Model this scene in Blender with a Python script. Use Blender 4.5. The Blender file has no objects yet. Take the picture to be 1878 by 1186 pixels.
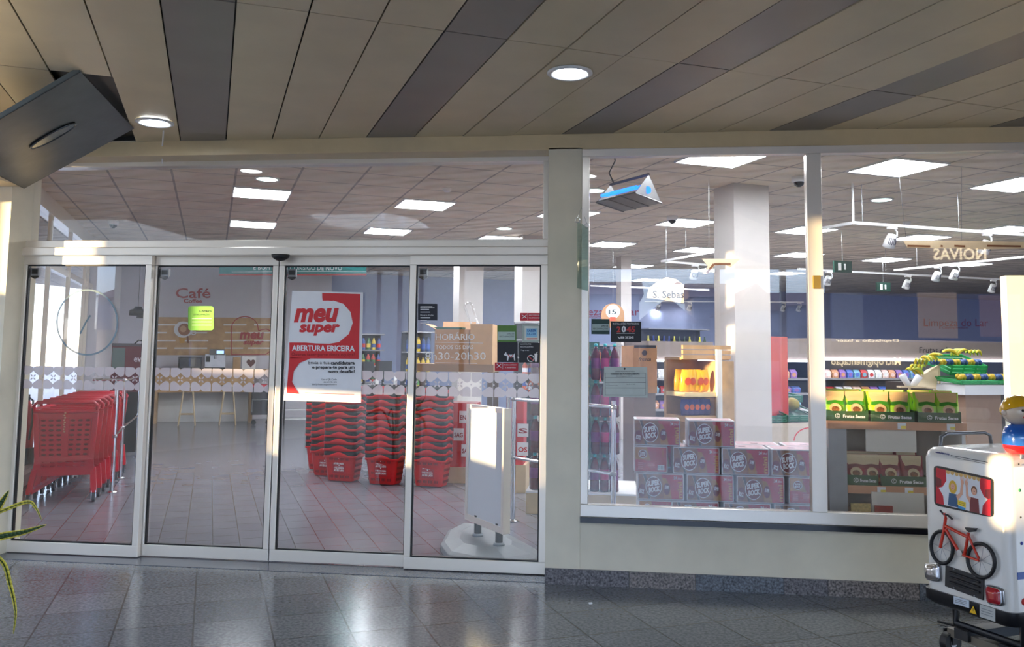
import bpy, math, random
from mathutils import Matrix, Vector
from math import sin, cos, pi, radians, atan2, sqrt
random.seed(7)
SC = bpy.context.scene
COL = SC.collection

# ---------------------------------------------------------------- camera
FPX, PPX, PPY, EYE, DIST = 1581.0, 939.0, 506.0, 1.5, 5.99
PITCH, ROLL, YAW = radians(5.074), radians(.7155), radians(6.76)
RM = Matrix.Rotation(YAW, 3, 'Z') @ Matrix.Rotation(pi/2 + PITCH, 3, 'X') @ Matrix.Rotation(ROLL, 3, 'Z')
EYEPOS = Vector((0, -DIST, EYE))
cam_data = bpy.data.cameras.new('camera')
cam = bpy.data.objects.new('camera', cam_data)
COL.objects.link(cam)
cam.matrix_world = Matrix.Translation(EYEPOS) @ RM.to_4x4()
cam_data.sensor_fit = 'HORIZONTAL'
cam_data.sensor_width = 36.0
cam_data.lens = FPX / 1878 * 36
cam_data.shift_y = (PPY - 593) / 1878
cam_data.clip_start = .05
cam_data.clip_end = 400
SC.camera = cam

# ---------------------------------------------------------------- view, world, sun
SC.view_settings.view_transform = 'Standard'
SC.view_settings.look = 'None'
SC.view_settings.gamma = 1
SC.view_settings.use_curve_mapping = False
SC.view_settings.exposure = EXPOSURE = 0.88
SC.cycles.max_bounces = 10
SC.cycles.transparent_max_bounces = 24
SC.cycles.caustics_reflective = False
SC.cycles.caustics_refractive = False
SC.cycles.sample_clamp_indirect = 6
world = bpy.data.worlds.new('world')
SC.world = world
world.use_nodes = True
wn, wl = world.node_tree.nodes, world.node_tree.links
bg = wn['Background']
tc = wn.new('ShaderNodeTexCoord')
sx = wn.new('ShaderNodeSeparateXYZ')
cr = wn.new('ShaderNodeValToRGB')
wl.new(tc.outputs['Generated'], sx.inputs[0])
wl.new(sx.outputs['Z'], cr.inputs[0])
wl.new(cr.outputs[0], bg.inputs[0])
cr.color_ramp.elements[0].position = 0
cr.color_ramp.elements[0].color = (.80, .70, .56, 1)
cr.color_ramp.elements[1].position = .45
cr.color_ramp.elements[1].color = (.45, .57, .90, 1)
ce = cr.color_ramp.elements.new(.05); ce.color = (.56, .66, .76, 1)
ce = cr.color_ramp.elements.new(.11); ce.color = (.62, .82, 1.12, 1)
bg.inputs[1].default_value = 3.8
SUN_AZ, SUN_EL = radians(30), radians(3)      # light travels towards +X and the shop
sun_data = bpy.data.lights.new('sun', 'SUN')
sun_data.energy = 11
sun_data.color = (1, .74, .4)
sun_data.angle = radians(.6)
sun = bpy.data.objects.new('sun', sun_data)
COL.objects.link(sun)
SUND = Vector((cos(SUN_AZ)*cos(SUN_EL), sin(SUN_AZ)*cos(SUN_EL), -sin(SUN_EL)))
sun.rotation_euler = SUND.to_track_quat('-Z', 'Y').to_euler()
sun.location = (-20, -12, 8)

# ---------------------------------------------------------------- pixel helpers: a pixel of the 1878x1186 photo to a point of the place
def ray(x, y):
    return RM @ Vector(((x-PPX)/FPX, -(y-PPY)/FPX, -1))
def hit(x, y, P0, n):
    d = ray(x, y)
    t = (Vector(P0) - EYEPOS).dot(n) / d.dot(n)
    return EYEPOS + d*t
def fz(x, y, z=0.0):
    return hit(x, y, (0, 0, z), Vector((0, 0, 1)))
def fy(x, y, Y=0.0):
    return hit(x, y, (0, Y, 0), Vector((0, 1, 0)))
TH = radians(25.9)                              # the shop's grid is turned against its front
GH = Vector((cos(TH), sin(TH), 0))
GV = Vector((-sin(TH), cos(TH), 0))
GM = Matrix.Rotation(TH, 4, 'Z')
def gp(u, v, z=0.0):
    return GH*u + GV*v + Vector((0, 0, z))
def fv(x, y, v):
    return hit(x, y, GV*v, GV)
def uv(P):
    return P.dot(GH), P.dot(GV)
def hz(P, y):                                   # height over P seen at image row y
    lo, hi = -1.0, 6.0
    for _ in range(40):
        m = (lo+hi)/2
        q = RM.transposed() @ (Vector((P[0], P[1], m)) - EYEPOS)
        if PPY - FPX*q[1]/-q[2] > y: lo = m
        else: hi = m
    return lo

# ---------------------------------------------------------------- materials
def lin(c):
    return tuple(((v/255)/12.92 if v/255 <= .04045 else ((v/255+.055)/1.055)**2.4) for v in c)
MATS = {}
def mat(name, rgb=(200, 200, 200), rough=.5, metal=0.0, var=.06, scale=12, bump=0.0, coat=0.0, emit=None, es=1.0):
    if name in MATS: return MATS[name]
    m = bpy.data.materials.new(name)
    m.use_nodes = True
    N, L = m.node_tree.nodes, m.node_tree.links
    b = N['Principled BSDF']
    c = lin(rgb)
    b.inputs['Roughness'].default_value = rough
    b.inputs['Metallic'].default_value = metal
    if coat:
        b.inputs['Coat Weight'].default_value = coat
        b.inputs['Coat Roughness'].default_value = .08
    if emit:
        b.inputs['Emission Color'].default_value = (*lin(emit), 1)
        b.inputs['Emission Strength'].default_value = es
    t = N.new('ShaderNodeTexCoord')
    n = N.new('ShaderNodeTexNoise')
    n.inputs['Scale'].default_value = scale
    n.inputs['Detail'].default_value = 4
    L.new(t.outputs['Object'], n.inputs['Vector'])
    r = N.new('ShaderNodeValToRGB')
    r.color_ramp.elements[0].position = .3
    r.color_ramp.elements[1].position = .7
    r.color_ramp.elements[0].color = (*[v*(1-var) for v in c], 1)
    r.color_ramp.elements[1].color = (*[min(1, v*(1+var)) for v in c], 1)
    L.new(n.outputs['Fac'], r.inputs[0])
    L.new(r.outputs[0], b.inputs['Base Color'])
    if bump:
        bp = N.new('ShaderNodeBump')
        bp.inputs['Strength'].default_value = bump
        bp.inputs['Distance'].default_value = .01
        L.new(n.outputs['Fac'], bp.inputs['Height'])
        L.new(bp.outputs[0], b.inputs['Normal'])
    MATS[name] = m
    return m
def colm(rgb, rough=.5, **k):
    return mat('c_%d_%d_%d_%d' % (*rgb, int(rough*100)), rgb, rough, **k)
def glass(name='clear_glass', tint=(.96, .965, .97), base=.052, rough=0.0, power=4.5):
    if name in MATS: return MATS[name]
    m = bpy.data.materials.new(name)
    m.use_nodes = True
    N, L = m.node_tree.nodes, m.node_tree.links
    N.clear()
    o = N.new('ShaderNodeOutputMaterial')
    mx = N.new('ShaderNodeMixShader')
    tr = N.new('ShaderNodeBsdfTransparent')
    tr.inputs[0].default_value = (*tint, 1)
    gl = N.new('ShaderNodeBsdfGlossy')
    gl.inputs['Roughness'].default_value = rough
    lw = N.new('ShaderNodeLayerWeight')
    lw.inputs[0].default_value = .5
    pw = N.new('ShaderNodeMath'); pw.operation = 'POWER'; pw.inputs[1].default_value = power
    ma = N.new('ShaderNodeMath'); ma.operation = 'MULTIPLY_ADD'
    ma.inputs[1].default_value = 1-base; ma.inputs[2].default_value = base
    L.new(lw.outputs['Facing'], pw.inputs[0]); L.new(pw.outputs[0], ma.inputs[0]); L.new(ma.outputs[0], mx.inputs[0])
    L.new(tr.outputs[0], mx.inputs[1]); L.new(gl.outputs[0], mx.inputs[2]); L.new(mx.outputs[0], o.inputs[0])
    MATS[name] = m
    return m
def film(name, rgb, opacity):                   # printed or frosted film: part of the light passes
    if name in MATS: return MATS[name]
    m = bpy.data.materials.new(name)
    m.use_nodes = True
    N, L = m.node_tree.nodes, m.node_tree.links
    N.clear()
    o = N.new('ShaderNodeOutputMaterial'); mx = N.new('ShaderNodeMixShader')
    tr = N.new('ShaderNodeBsdfTransparent'); d = N.new('ShaderNodeBsdfPrincipled')
    d.inputs['Base Color'].default_value = (*lin(rgb), 1); d.inputs['Roughness'].default_value = .5
    tl = N.new('ShaderNodeBsdfTranslucent'); tl.inputs[0].default_value = (*lin(rgb), 1)
    m2 = N.new('ShaderNodeMixShader'); m2.inputs[0].default_value = .4
    mx.inputs[0].default_value = opacity
    L.new(d.outputs[0], m2.inputs[1]); L.new(tl.outputs[0], m2.inputs[2])
    L.new(tr.outputs[0], mx.inputs[1]); L.new(m2.outputs[0], mx.inputs[2]); L.new(mx.outputs[0], o.inputs[0])
    MATS[name] = m
    return m
def tiles(name, c1, c2, joint, w, h, ang, rough, gap=.004, speck=0.0, bump=0.0, off=(0, 0), offs=.0):
    m = bpy.data.materials.new(name)
    m.use_nodes = True
    N, L = m.node_tree.nodes, m.node_tree.links
    b = N['Principled BSDF']
    b.inputs['Roughness'].default_value = rough
    t = N.new('ShaderNodeTexCoord'); mp = N.new('ShaderNodeMapping')
    mp.inputs['Rotation'].default_value = (0, 0, -ang)
    mp.inputs['Location'].default_value = (off[0], off[1], 0)
    L.new(t.outputs['Object'], mp.inputs[0])
    br = N.new('ShaderNodeTexBrick')
    br.offset = offs
    br.inputs['Scale'].default_value = 1
    br.inputs['Brick Width'].default_value = w
    br.inputs['Row Height'].default_value = h
    br.inputs['Mortar Size'].default_value = gap
    br.inputs['Mortar Smooth'].default_value = .1
    br.inputs['Color1'].default_value = (*lin(c1), 1)
    br.inputs['Color2'].default_value = (*lin(c2), 1)
    br.inputs['Mortar'].default_value = (*lin(joint), 1)
    L.new(mp.outputs[0], br.inputs['Vector'])
    n = N.new('ShaderNodeTexNoise')
    n.inputs['Scale'].default_value = 55 if speck else 3
    n.inputs['Detail'].default_value = 3
    L.new(t.outputs['Object'], n.inputs['Vector'])
    r = N.new('ShaderNodeValToRGB')
    r.color_ramp.elements[0].position = .38; r.color_ramp.elements[1].position = .62
    k = speck or .05
    r.color_ramp.elements[0].color = (1-k, 1-k, 1-k, 1)
    r.color_ramp.elements[1].color = (1+k, 1+k, 1+k, 1)
    L.new(n.outputs['Fac'], r.inputs[0])
    mx = N.new('ShaderNodeMix'); mx.data_type = 'RGBA'; mx.blend_type = 'MULTIPLY'
    mx.inputs['Factor'].default_value = 1
    L.new(br.outputs['Color'], mx.inputs['A']); L.new(r.outputs[0], mx.inputs['B'])
    L.new(mx.outputs['Result'], b.inputs['Base Color'])
    if bump:
        wv = N.new('ShaderNodeTexWave')
        wv.inputs['Scale'].default_value = 1.3
        wv.inputs['Distortion'].default_value = 3.5
        wv.inputs['Detail'].default_value = 0
        wv.bands_direction = 'DIAGONAL'
        L.new(mp.outputs[0], wv.inputs['Vector'])
        bp = N.new('ShaderNodeBump'); bp.inputs['Strength'].default_value = bump; bp.inputs['Distance'].default_value = .06
        L.new(wv.outputs['Fac'], bp.inputs['Height']); L.new(bp.outputs[0], b.inputs['Normal'])
    MATS[name] = m
    return m

# ---------------------------------------------------------------- mesh builder
_TXT = {}
def text_mesh(s, bold=0.0, shear=0.0, res=2):
    k = (s, bold, shear, res)
    if k in _TXT: return _TXT[k]
    def one(body, b, sh):
        cu = bpy.data.curves.new('t', 'FONT')
        cu.body = body; cu.size = 1; cu.resolution_u = res; cu.offset = b; cu.shear = sh
        o = bpy.data.objects.new('t', cu)
        COL.objects.link(o)
        bpy.context.view_layer.update()
        me = o.to_mesh()
        vs = [v.co.copy() for v in me.vertices]; fs = [tuple(p.vertices) for p in me.polygons]
        o.to_mesh_clear()
        bpy.data.objects.remove(o); bpy.data.curves.remove(cu)
        return vs, fs
    vs, fs = one(s, bold, shear)
    x0 = min(v.x for v in vs); x1 = max(v.x for v in vs)
    cap = .7
    out = ([(( v.x-x0)/(x1-x0), v.y/cap) for v in vs], fs, (x1-x0)/cap)
    _TXT[k] = out
    return out
class MB:
    def __init__(s, T=None):
        s.v = []; s.f = []; s.mi = []; s.sm = []; s.mats = []; s.T = T or Matrix.Identity(4)
    def m(s, m):
        if m not in s.mats: s.mats.append(m)
        return s.mats.index(m)
    def add(s, vs, fs, m, smooth=False):
        b = len(s.v); i = s.m(m)
        s.v += [s.T @ Vector(p) for p in vs]
        for f in fs:
            s.f.append([b+k for k in f]); s.mi.append(i); s.sm.append(smooth)
        return s
    def box(s, x0, y0, z0, x1, y1, z1, m, R=None):
        vs = [Vector(p) for p in ((x0,y0,z0),(x1,y0,z0),(x1,y1,z0),(x0,y1,z0),(x0,y0,z1),(x1,y0,z1),(x1,y1,z1),(x0,y1,z1))]
        if R is not None: vs = [R @ p for p in vs]
        return s.add(vs, [(0,3,2,1),(4,5,6,7),(0,1,5,4),(1,2,6,5),(2,3,7,6),(3,0,4,7)], m)
    def cbox(s, c, d, m, R=None):
        c = Vector(c); h = Vector(d)/2
        M = Matrix.Translation(c) @ (R.to_4x4() if R is not None else Matrix.Identity(4))
        return s.box(-h.x, -h.y, -h.z, h.x, h.y, h.z, m, M)
    def taper(s, a, b, m):                      # a, b: 4 points each
        return s.add(list(a)+list(b), [(0,3,2,1),(4,5,6,7),(0,1,5,4),(1,2,6,5),(2,3,7,6),(3,0,4,7)], m)
    def poly(s, pts, m): return s.add(pts, [tuple(range(len(pts)))], m)
    def prism(s, pts, d, m, smooth=False):      # pts 3d loop, d offset vector
        n = len(pts); d = Vector(d)
        vs = [Vector(p) for p in pts] + [Vector(p)+d for p in pts]
        s.add(vs, [tuple(range(n)), tuple(range(2*n-1, n-1, -1))], m)
        return s.add(vs, [(i, i+n, (i+1) % n+n, (i+1) % n) for i in range(n)], m, smooth)
    def loft(s, loops, m, smooth=True, cap=True, closed=True):
        n = len(loops[0]); vs = [p for l in loops for p in l]; fs = []
        for k in range(len(loops)-1):
            for i in range(n if closed else n-1):
                j = (i+1) % n
                fs.append((k*n+i, k*n+j, (k+1)*n+j, (k+1)*n+i))
        s.add(vs, fs, m, smooth)
        if cap and closed:
            s.add(loops[0], [tuple(range(n-1, -1, -1))], m); s.add(loops[-1], [tuple(range(n))], m)
        return s
    def tube(s, pts, r, m, n=8, closed=False):
        pts = [Vector(p) for p in pts]; loops = []
        up = Vector((0, 0, 1)); N = len(pts)
        for i, p in enumerate(pts):
            a = pts[i-1] if (i > 0 or closed) else p
            b = pts[(i+1) % N] if (i < N-1 or closed) else p
            t = (b-a).normalized()
            if i == 0:
                q = up if abs(t.dot(up)) < .9 else Vector((1, 0, 0))
            u = (q - t*q.dot(t)).normalized(); q = u
            w = t.cross(u)
            rr = r[i] if isinstance(r, (list, tuple)) else r
            loops.append([p + u*rr*cos(2*pi*k/n) + w*rr*sin(2*pi*k/n) for k in range(n)])
        if closed: loops.append(loops[0])
        return s.loft(loops, m, True, not closed)
    def cyl(s, p0, p1, r, m, n=12, r1=None):
        return s.tube([p0, p1], [r, r if r1 is None else r1], m, n)
    def lathe(s, prof, m, c=(0, 0, 0), n=16, R=None, sc=(1, 1, 1)):
        c = Vector(c); loops = []
        for r, z in prof:
            l = [Vector((r*cos(2*pi*k/n)*sc[0], r*sin(2*pi*k/n)*sc[1], z*sc[2])) for k in range(n)]
            if R is not None: l = [R @ p for p in l]
            loops.append([p+c for p in l])
        return s.loft(loops, m, True, True)
    def ball(s, c, r, m, n=14, sc=(1, 1, 1), R=None):
        return s.lathe([(max(.001, r*sin(pi*k/8)), -r*cos(pi*k/8)) for k in range(9)], m, c, n, R, sc)
    def holes(s, P, U, V, nx, ny, fx, fy_, m, d=None):   # a panel P + U*a + V*b pierced by oval holes
        P, U, V = Vector(P), Vector(U), Vector(V)
        for i in range(nx):
            for j in range(ny):
                o = P + U*(i/nx) + V*(j/ny); cu = U/nx; cv = V/ny; c = o + cu/2 + cv/2
                out = [o+cu/2, o+cu, o+cu+cv/2, o+cu+cv, o+cu/2+cv, o+cv, o+cv/2, o]
                out = [out[(k) % 8] for k in range(8)]
                inn = []
                for k in range(8):
                    a = -pi/2 + k*pi/4
                    inn.append(c + cu*.5*fx*cos(a) + cv*.5*fy_*sin(a))
                s.add(out+inn, [(k, (k+1) % 8, 8+(k+1) % 8, 8+k) for k in range(8)], m)
        return s
    def text(s, body, O, R, Uv, m, bold=0.0, shear=0.0, res=2):
        vs, fs, _ = text_mesh(body, bold, shear, res)
        O, R, Uv = Vector(O), Vector(R), Vector(Uv)
        return s.add([O + R*a + Uv*b for a, b in vs], fs, m)
    def build(s, name, parent=None, bevel=0.0, sub=0, loc=None, solid=0.0):
        me = bpy.data.meshes.new(name)
        me.from_pydata([tuple(p) for p in s.v], [], s.f)
        for m in s.mats: me.materials.append(m)
        me.polygons.foreach_set('material_index', s.mi)
        me.polygons.foreach_set('use_smooth', s.sm)
        me.update()
        o = bpy.data.objects.new(name, me)
        COL.objects.link(o)
        if parent is not None: o.parent = parent
        if loc is not None: o.location = loc
        if solid:
            q = o.modifiers.new('s', 'SOLIDIFY'); q.thickness = solid
        if bevel:
            q = o.modifiers.new('b', 'BEVEL'); q.width = bevel; q.segments = 2; q.limit_method = 'ANGLE'; q.angle_limit = radians(50)
        if sub:
            q = o.modifiers.new('u', 'SUBSURF'); q.levels = sub; q.render_levels = sub
        return o
def tag(o, label=None, cat=None, group=None, kind=None):
    if label: o['label'] = label
    if cat: o['category'] = cat
    if group: o['group'] = group
    if kind: o['kind'] = kind
    return o
def struct(mb, name, **k):
    return tag(mb.build(name, **k), kind='structure')
def empty(name, loc=(0, 0, 0), rz=0.0, label=None, cat=None, group=None):
    o = bpy.data.objects.new(name, None)
    COL.objects.link(o)
    o.location = loc; o.rotation_euler = (0, 0, rz); o.empty_display_size = .1
    return tag(o, label, cat, group)
def copy_tree(o, parent=None):
    c = o.copy(); COL.objects.link(c)
    if parent is not None: c.parent = parent
    for ch in list(o.children): copy_tree(ch, c)
    return c
ORD = ['first', 'second', 'third', 'fourth', 'fifth', 'sixth', 'seventh', 'eighth', 'ninth', 'tenth', 'eleventh', 'twelfth', 'thirteenth', 'fourteenth', 'fifteenth', 'sixteenth', 'seventeenth', 'eighteenth', 'nineteenth', 'twentieth']
class Art:                                      # flat drawing on a plane of the place, measured on the photo
    def __init__(s, mb, P0, n, step=.0012):
        s.mb = mb; s.P0 = Vector(P0); s.n = Vector(n).normalized(); s.k = step
        if s.n.dot(EYEPOS - s.P0) < 0: s.n = -s.n
    def p(s, x, y, l=0): return hit(x, y, s.P0, s.n) + s.n*(s.k*l)
    def poly(s, pts, m, l=1): s.mb.poly([s.p(x, y, l) for x, y in pts], m); return s
    def rect(s, x0, y0, x1, y1, m, l=1): return s.poly([(x0, y0), (x1, y0), (x1, y1), (x0, y1)], m, l)
    def disc(s, x, y, r, m, l=1, n=24, ry=None): return s.poly([(x+r*cos(2*pi*k/n), y+(ry or r)*sin(2*pi*k/n)) for k in range(n)], m, l)
    def ring(s, x, y, r, w, m, l=1, n=28, ry=None):
        ry = ry or r
        for k in range(n):
            a, b = 2*pi*k/n, 2*pi*(k+1)/n
            s.poly([(x+r*cos(a), y+ry*sin(a)), (x+r*cos(b), y+ry*sin(b)), (x+(r-w)*cos(b), y+(ry-w)*sin(b)), (x+(r-w)*cos(a), y+(ry-w)*sin(a))], m, l)
        return s
    def line(s, pts, w, m, l=1):
        for (a, b), (c, d) in zip(pts, pts[1:]):
            L = sqrt((c-a)**2+(d-b)**2) or 1; nx, ny = -(d-b)/L*w/2, (c-a)/L*w/2
            s.poly([(a+nx, b+ny), (c+nx, d+ny), (c-nx, d-ny), (a-nx, b-ny)], m, l)
        return s
    def text(s, body, x0, x1, yb, h, m, l=2, dy=0.0, bold=0.0, shear=0.0, res=2):
        O = s.p(x0, yb, l); R = s.p(x1, yb+dy, l) - O; U = s.p(x0, yb-h, l) - O
        s.mb.text(body, O, R, U, m, bold, shear, res); return s
    def slab(s, pts, m, t=.004):                # a solid sheet behind the drawing
        q = [s.p(x, y, 0) for x, y in pts]
        s.mb.prism(q, -s.n*t, m); return s

M_FRAME = mat('painted_aluminium', (240, 232, 220), .28, .35, var=.02, scale=3)
M_WALL = mat('cream_plaster', (230, 222, 200), .7, var=.05, scale=5, bump=.15)
M_FASC = mat('beige_fascia', (218, 198, 158), .4, var=.03)
M_BLACK = mat('black_rubber', (14, 14, 16), .45)
M_CHROME = mat('chrome', (205, 205, 210), .12, 1.0, var=.02)
M_STEEL = mat('brushed_steel', (170, 170, 172), .3, 1.0)
M_WHITE = mat('white_plastic', (235, 235, 235), .35, var=.02)
M_PAPER = mat('white_paper', (238, 238, 240), .6, var=.02)
M_RED = mat('red_plastic', (205, 22, 34), .3, var=.05)
M_DRED = mat('dark_red', (150, 15, 25), .4)
M_INK = mat('black_print', (25, 25, 28), .6)
M_WOOD = mat('light_wood', (196, 158, 112), .5, var=.16, scale=9)
M_PLY = mat('pale_plywood', (212, 190, 155), .5, var=.08, scale=7)
M_CARD = mat('brown_cardboard', (176, 130, 88), .75, var=.07)
M_LAMP = mat('lamp_diffuser', (255, 255, 255), .4, emit=(242, 248, 255), es=28)
M_GLASS = glass()
Y1, Y2, YW = 0.0, .055, -.2                     # fixed door leaves, sliding leaves, wall face
# ---------------------------------------------------------------- floors
granite = tiles('grey_granite', (112, 114, 116), (98, 101, 104), (50, 52, 56), .3985, .405, TH, .17, .005, speck=.3, off=(.253, -.19))
ceram = tiles('lilac_grey_tiles', (132, 132, 140), (126, 126, 135), (92, 92, 98), .3, .2, TH+pi/2, .2, .0035, off=(0, -.14), offs=.5)
struct(MB().box(-14, -13.5, -.12, 12, 0.03, 0, granite), 'floor')
struct(MB().box(-16, 0.03, -.12, 26, 26, -.002, ceram), 'floor.001')
struct(MB().box(-14, -.2, -.001, 12, .03, .003, mat('threshold_stone', (88, 92, 100), .2, var=.2, scale=60)), 'trim_1')
asph = mat('street_paving', (135, 130, 124), .8, var=.1, scale=2)
struct(MB().box(-90, -90, -.3, 60, 60, -.13, asph), 'floor.002')

# ---------------------------------------------------------------- canopy ceiling of slanting metal panels
ZCE, ZS, YEND = 2.99, 3.25, -9.0
u1 = uv(fz(331, 259, ZCE))[0]; u10 = uv(fz(1128, 242.6, ZCE))[0]; PW = (u10-u1)/9
vj = uv(fz(697, 41, ZCE))[1]; vj2 = uv(fz(100, 130, ZCE))[1]
def vy(u, Y): return (Y - u*sin(TH))/cos(TH)
P_L = mat('light_ceiling_panel', (212, 198, 166), .42, .1, var=.05, scale=3)
P_D = mat('dark_ceiling_panel', (138, 132, 124), .36, .2, var=.05, scale=3)
cm = MB()
NX0, NX1 = fy(545, 390, 3.2).x, fy(745, 390, 3.2).x      # the canopy is open to the sky here behind the camera
HOLE = None
for i in range(-34, 42):
    a, b = u1 + (i-1)*PW + .004, u1 + i*PW - .004
    dark = (i % 4 == 1)
    xm = gp((a+b)/2, vy((a+b)/2, -3.6)).x
    skyl = NX0 < xm < NX1
    ye_ = YEND
    a1, b1, a0, b0 = vy(a, -.2), vy(b, -.2), vy(a, ye_), vy(b, ye_)
    js = [vj - 2.45*k for k in range(-8, 8)] if i > 0 else [vj2 - 2.45*k for k in range(-8, 8)]
    if gp(b, vy(b, -2.5)).x < -5.6: continue
    js = js + ([vy(a, -3.1)+.001, vy(a, -4.6)] if skyl else [])
    cuts = [j for j in js if max(a0, b0)+.15 < j < min(a1, b1)-.12]
    cuts.sort()
    ed = [(a0, b0)] + [(c, c) for c in cuts] + [(a1, b1)]
    for k in range(len(ed)-1):
        (pa, pb), (qa, qb) = ed[k], ed[k+1]
        if i in (-1,) and k == len(ed)-2: continue           # the panel that is missing above the sheet duct
        if skyl and gp(a, (pa+qa)/2).y < -3.0 and gp(a, (pa+qa)/2).y > -4.9 and k < len(ed)-2: continue
        g = .004; dz = random.uniform(-.002, .003)
        cm.prism([gp(a, pa+g, ZCE+dz), gp(b, pb+g, ZCE+dz), gp(b, qb-g, ZCE+dz), gp(a, qa-g, ZCE+dz)], (0, 0, .014), P_D if dark else P_L)
struct(cm, 'ceiling')
struct(MB().box(-5.6, YEND, 3.03, NX0, -.2, 3.06, M_BLACK).box(NX1, YEND, 3.03, 12, -.2, 3.06, M_BLACK).box(NX0, -3.1, 3.03, NX1, -.2, 3.06, M_BLACK).box(NX0, YEND, 3.03, NX1, -4.6, 3.06, M_BLACK).box(-5.62, YEND, 2.98, -5.6, -.2, 3.06, M_BLACK).box(-5.6, -.2, 3.0, 12, -.17, 3.06, M_BLACK), 'ceiling.001')
struct(MB().box(-5.6, YEND-.12, 2.94, 12, YEND, 3.4, M_FASC), 'trim_2')
# round canopy downlights
for px, py, who in ((1045, 132, 'larger round downlight in the ceiling, over the window side'), (284, 223, 'round downlight at the shop front above the trolley door')):
    c = fz(px, py, ZCE-.002)
    t = empty('ceiling_light', c, 0, who, 'ceiling light')
    MB().lathe([(.088, .0), (.12, -.002), (.122, -.008), (.108, -.016), (.09, -.012), (.088, 0)], M_WHITE, n=32).build('frame', t)
    MB().lathe([(.001, -.006), (.06, -.009), (.092, -.004), (.092, 0), (.001, 0)], mat('downlight_glow', (255, 255, 255), .4, emit=(238, 246, 255), es=26), n=28).build('diffuser', t)

# ---------------------------------------------------------------- shop front: fascia, pillar, wall, baseboard, sill
f = MB()
zf = fy(600, 275, -.2).z
f.box(-14, -.2, 2.885, 12, .06, ZCE+.004, M_FASC)
struct(f, 'trim_3', bevel=.004)
xl = fy(3, 650, YW).x
struct(MB().box(-14, YW, 0, xl, .12, 2.9, M_WALL), 'wall_left')
struct(MB().box(-14, YW-.012, 0, xl, YW, .085, mat('granite_skirting', (128, 122, 122), .3, var=.55, scale=90)), 'baseboard_left')
pl, pr = -.445, fy(1066, 600, YW).x
struct(MB().box(pl, YW, 0, pr, .12, 2.9, M_WALL), 'wall_centre', bevel=.003)
zs0 = fy(1400, 968, YW).z; zs1 = fy(1400, 958, YW).z
struct(MB().box(pr, YW+.004, 0, 9, .12, zs0, M_WALL), 'wall_right')
bb = MB()
x = pl
gs = [mat('granite_block_%d' % k, c, .35, var=.95, scale=75) for k, c in enumerate(((104, 100, 102), (122, 114, 110), (96, 100, 106)))]
k = 0
while x < 8:
    w = random.choice((.27, .42, .55)); bb.box(x, YW-.016, 0, x+w-.003, YW, .098, gs[k % 3]); x += w; k += 1
struct(bb, 'baseboard_right')
struct(MB().box(pr+.0, YW-.035, zs0, 9, .1, zs1, mat('black_granite', (22, 22, 28), .15)), 'trim_4')
# ---------------------------------------------------------------- shop window
def z_at(x, y, Y): return fy(x, y, Y).z
w0, w1 = fy(1080, 600, YW).x, fy(1477.5, 282, YW).x
w2 = fy(1505, 282, YW).x
zb, zt = z_at(1400, 935, YW), z_at(1477, 282, YW)
ztop = 2.885
fr = MB()
Fy0, Fy1 = YW-.012, YW+.06
fr.box(pr, Fy0, zs1, 9, Fy1, zb, M_FRAME); fr.box(pr, Fy0, zt, 9, Fy1, ztop, M_FRAME)
fr.box(pr, Fy0, zb, w0, Fy1, zt, M_FRAME); fr.box(w1, Fy0, zb, w2, Fy1, zt, M_FRAME); fr.box(5.5, Fy0, zb, 5.6, Fy1, zt, M_FRAME)
win = struct(fr, 'window_1', bevel=.004)
MB().box(w0, YW+.02, zb, w1, YW+.028, zt, M_GLASS).build('pane', win)
MB().box(w2, YW+.02, zb, 5.5, YW+.028, zt, M_GLASS).build('pane', win)
# little brass latch on the mullion
tag(MB().cbox(fy(1498, 517, Fy0-.008), (.05, .014, .085), mat('brass', (190, 150, 70), .3, .8)).build('window_latch', bevel=.004), 'small brass latch on the mullion of the shop window', 'latch')

# ---------------------------------------------------------------- transom and door header
tr = MB()
tl, tR = fy(45, 441, 0).x, fy(997, 295, 0).x
za, zb2, zc_, zd = 2.178, 2.295, 2.852, 2.89
tr.box(tl-.09, -.02, zb2-.07, tR+.06, .1, zb2, M_FRAME)
tr.box(tl-.06, -.01, zb2, tl, .1, zc_, M_FRAME); tr.box(tR, -.01, zb2, tR+.06, .1, zc_, M_FRAME)
tr.box(tl-.06, -.01, zc_, tR+.06, .1, zd, M_FRAME)
tw = struct(tr, 'window_2', bevel=.004)
MB().box(tl, .03, zb2, tR, .038, zc_, M_GLASS).build('pane', tw)
struct(MB().box(-4.5, -.05, za, -.44, .12, zb2-.055, M_FRAME), 'trim_5', bevel=.006)
struct(MB().box(-4.52, -.02, 0, -4.44, .12, 2.9, M_FRAME), 'trim_6', bevel=.004)
# door motion sensor
s = MB(); c = fy(514, 473, -.06)
s.lathe([(.001, -.036), (.03, -.03), (.062, -.01), (.068, .012), (.001, .012)], M_BLACK, (c.x, -.055, za-.008), 20, sc=(1, .7, 1))
tag(s.build('door_sensor'), 'black door motion sensor under the header above the middle sliding leaves', 'sensor')

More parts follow.
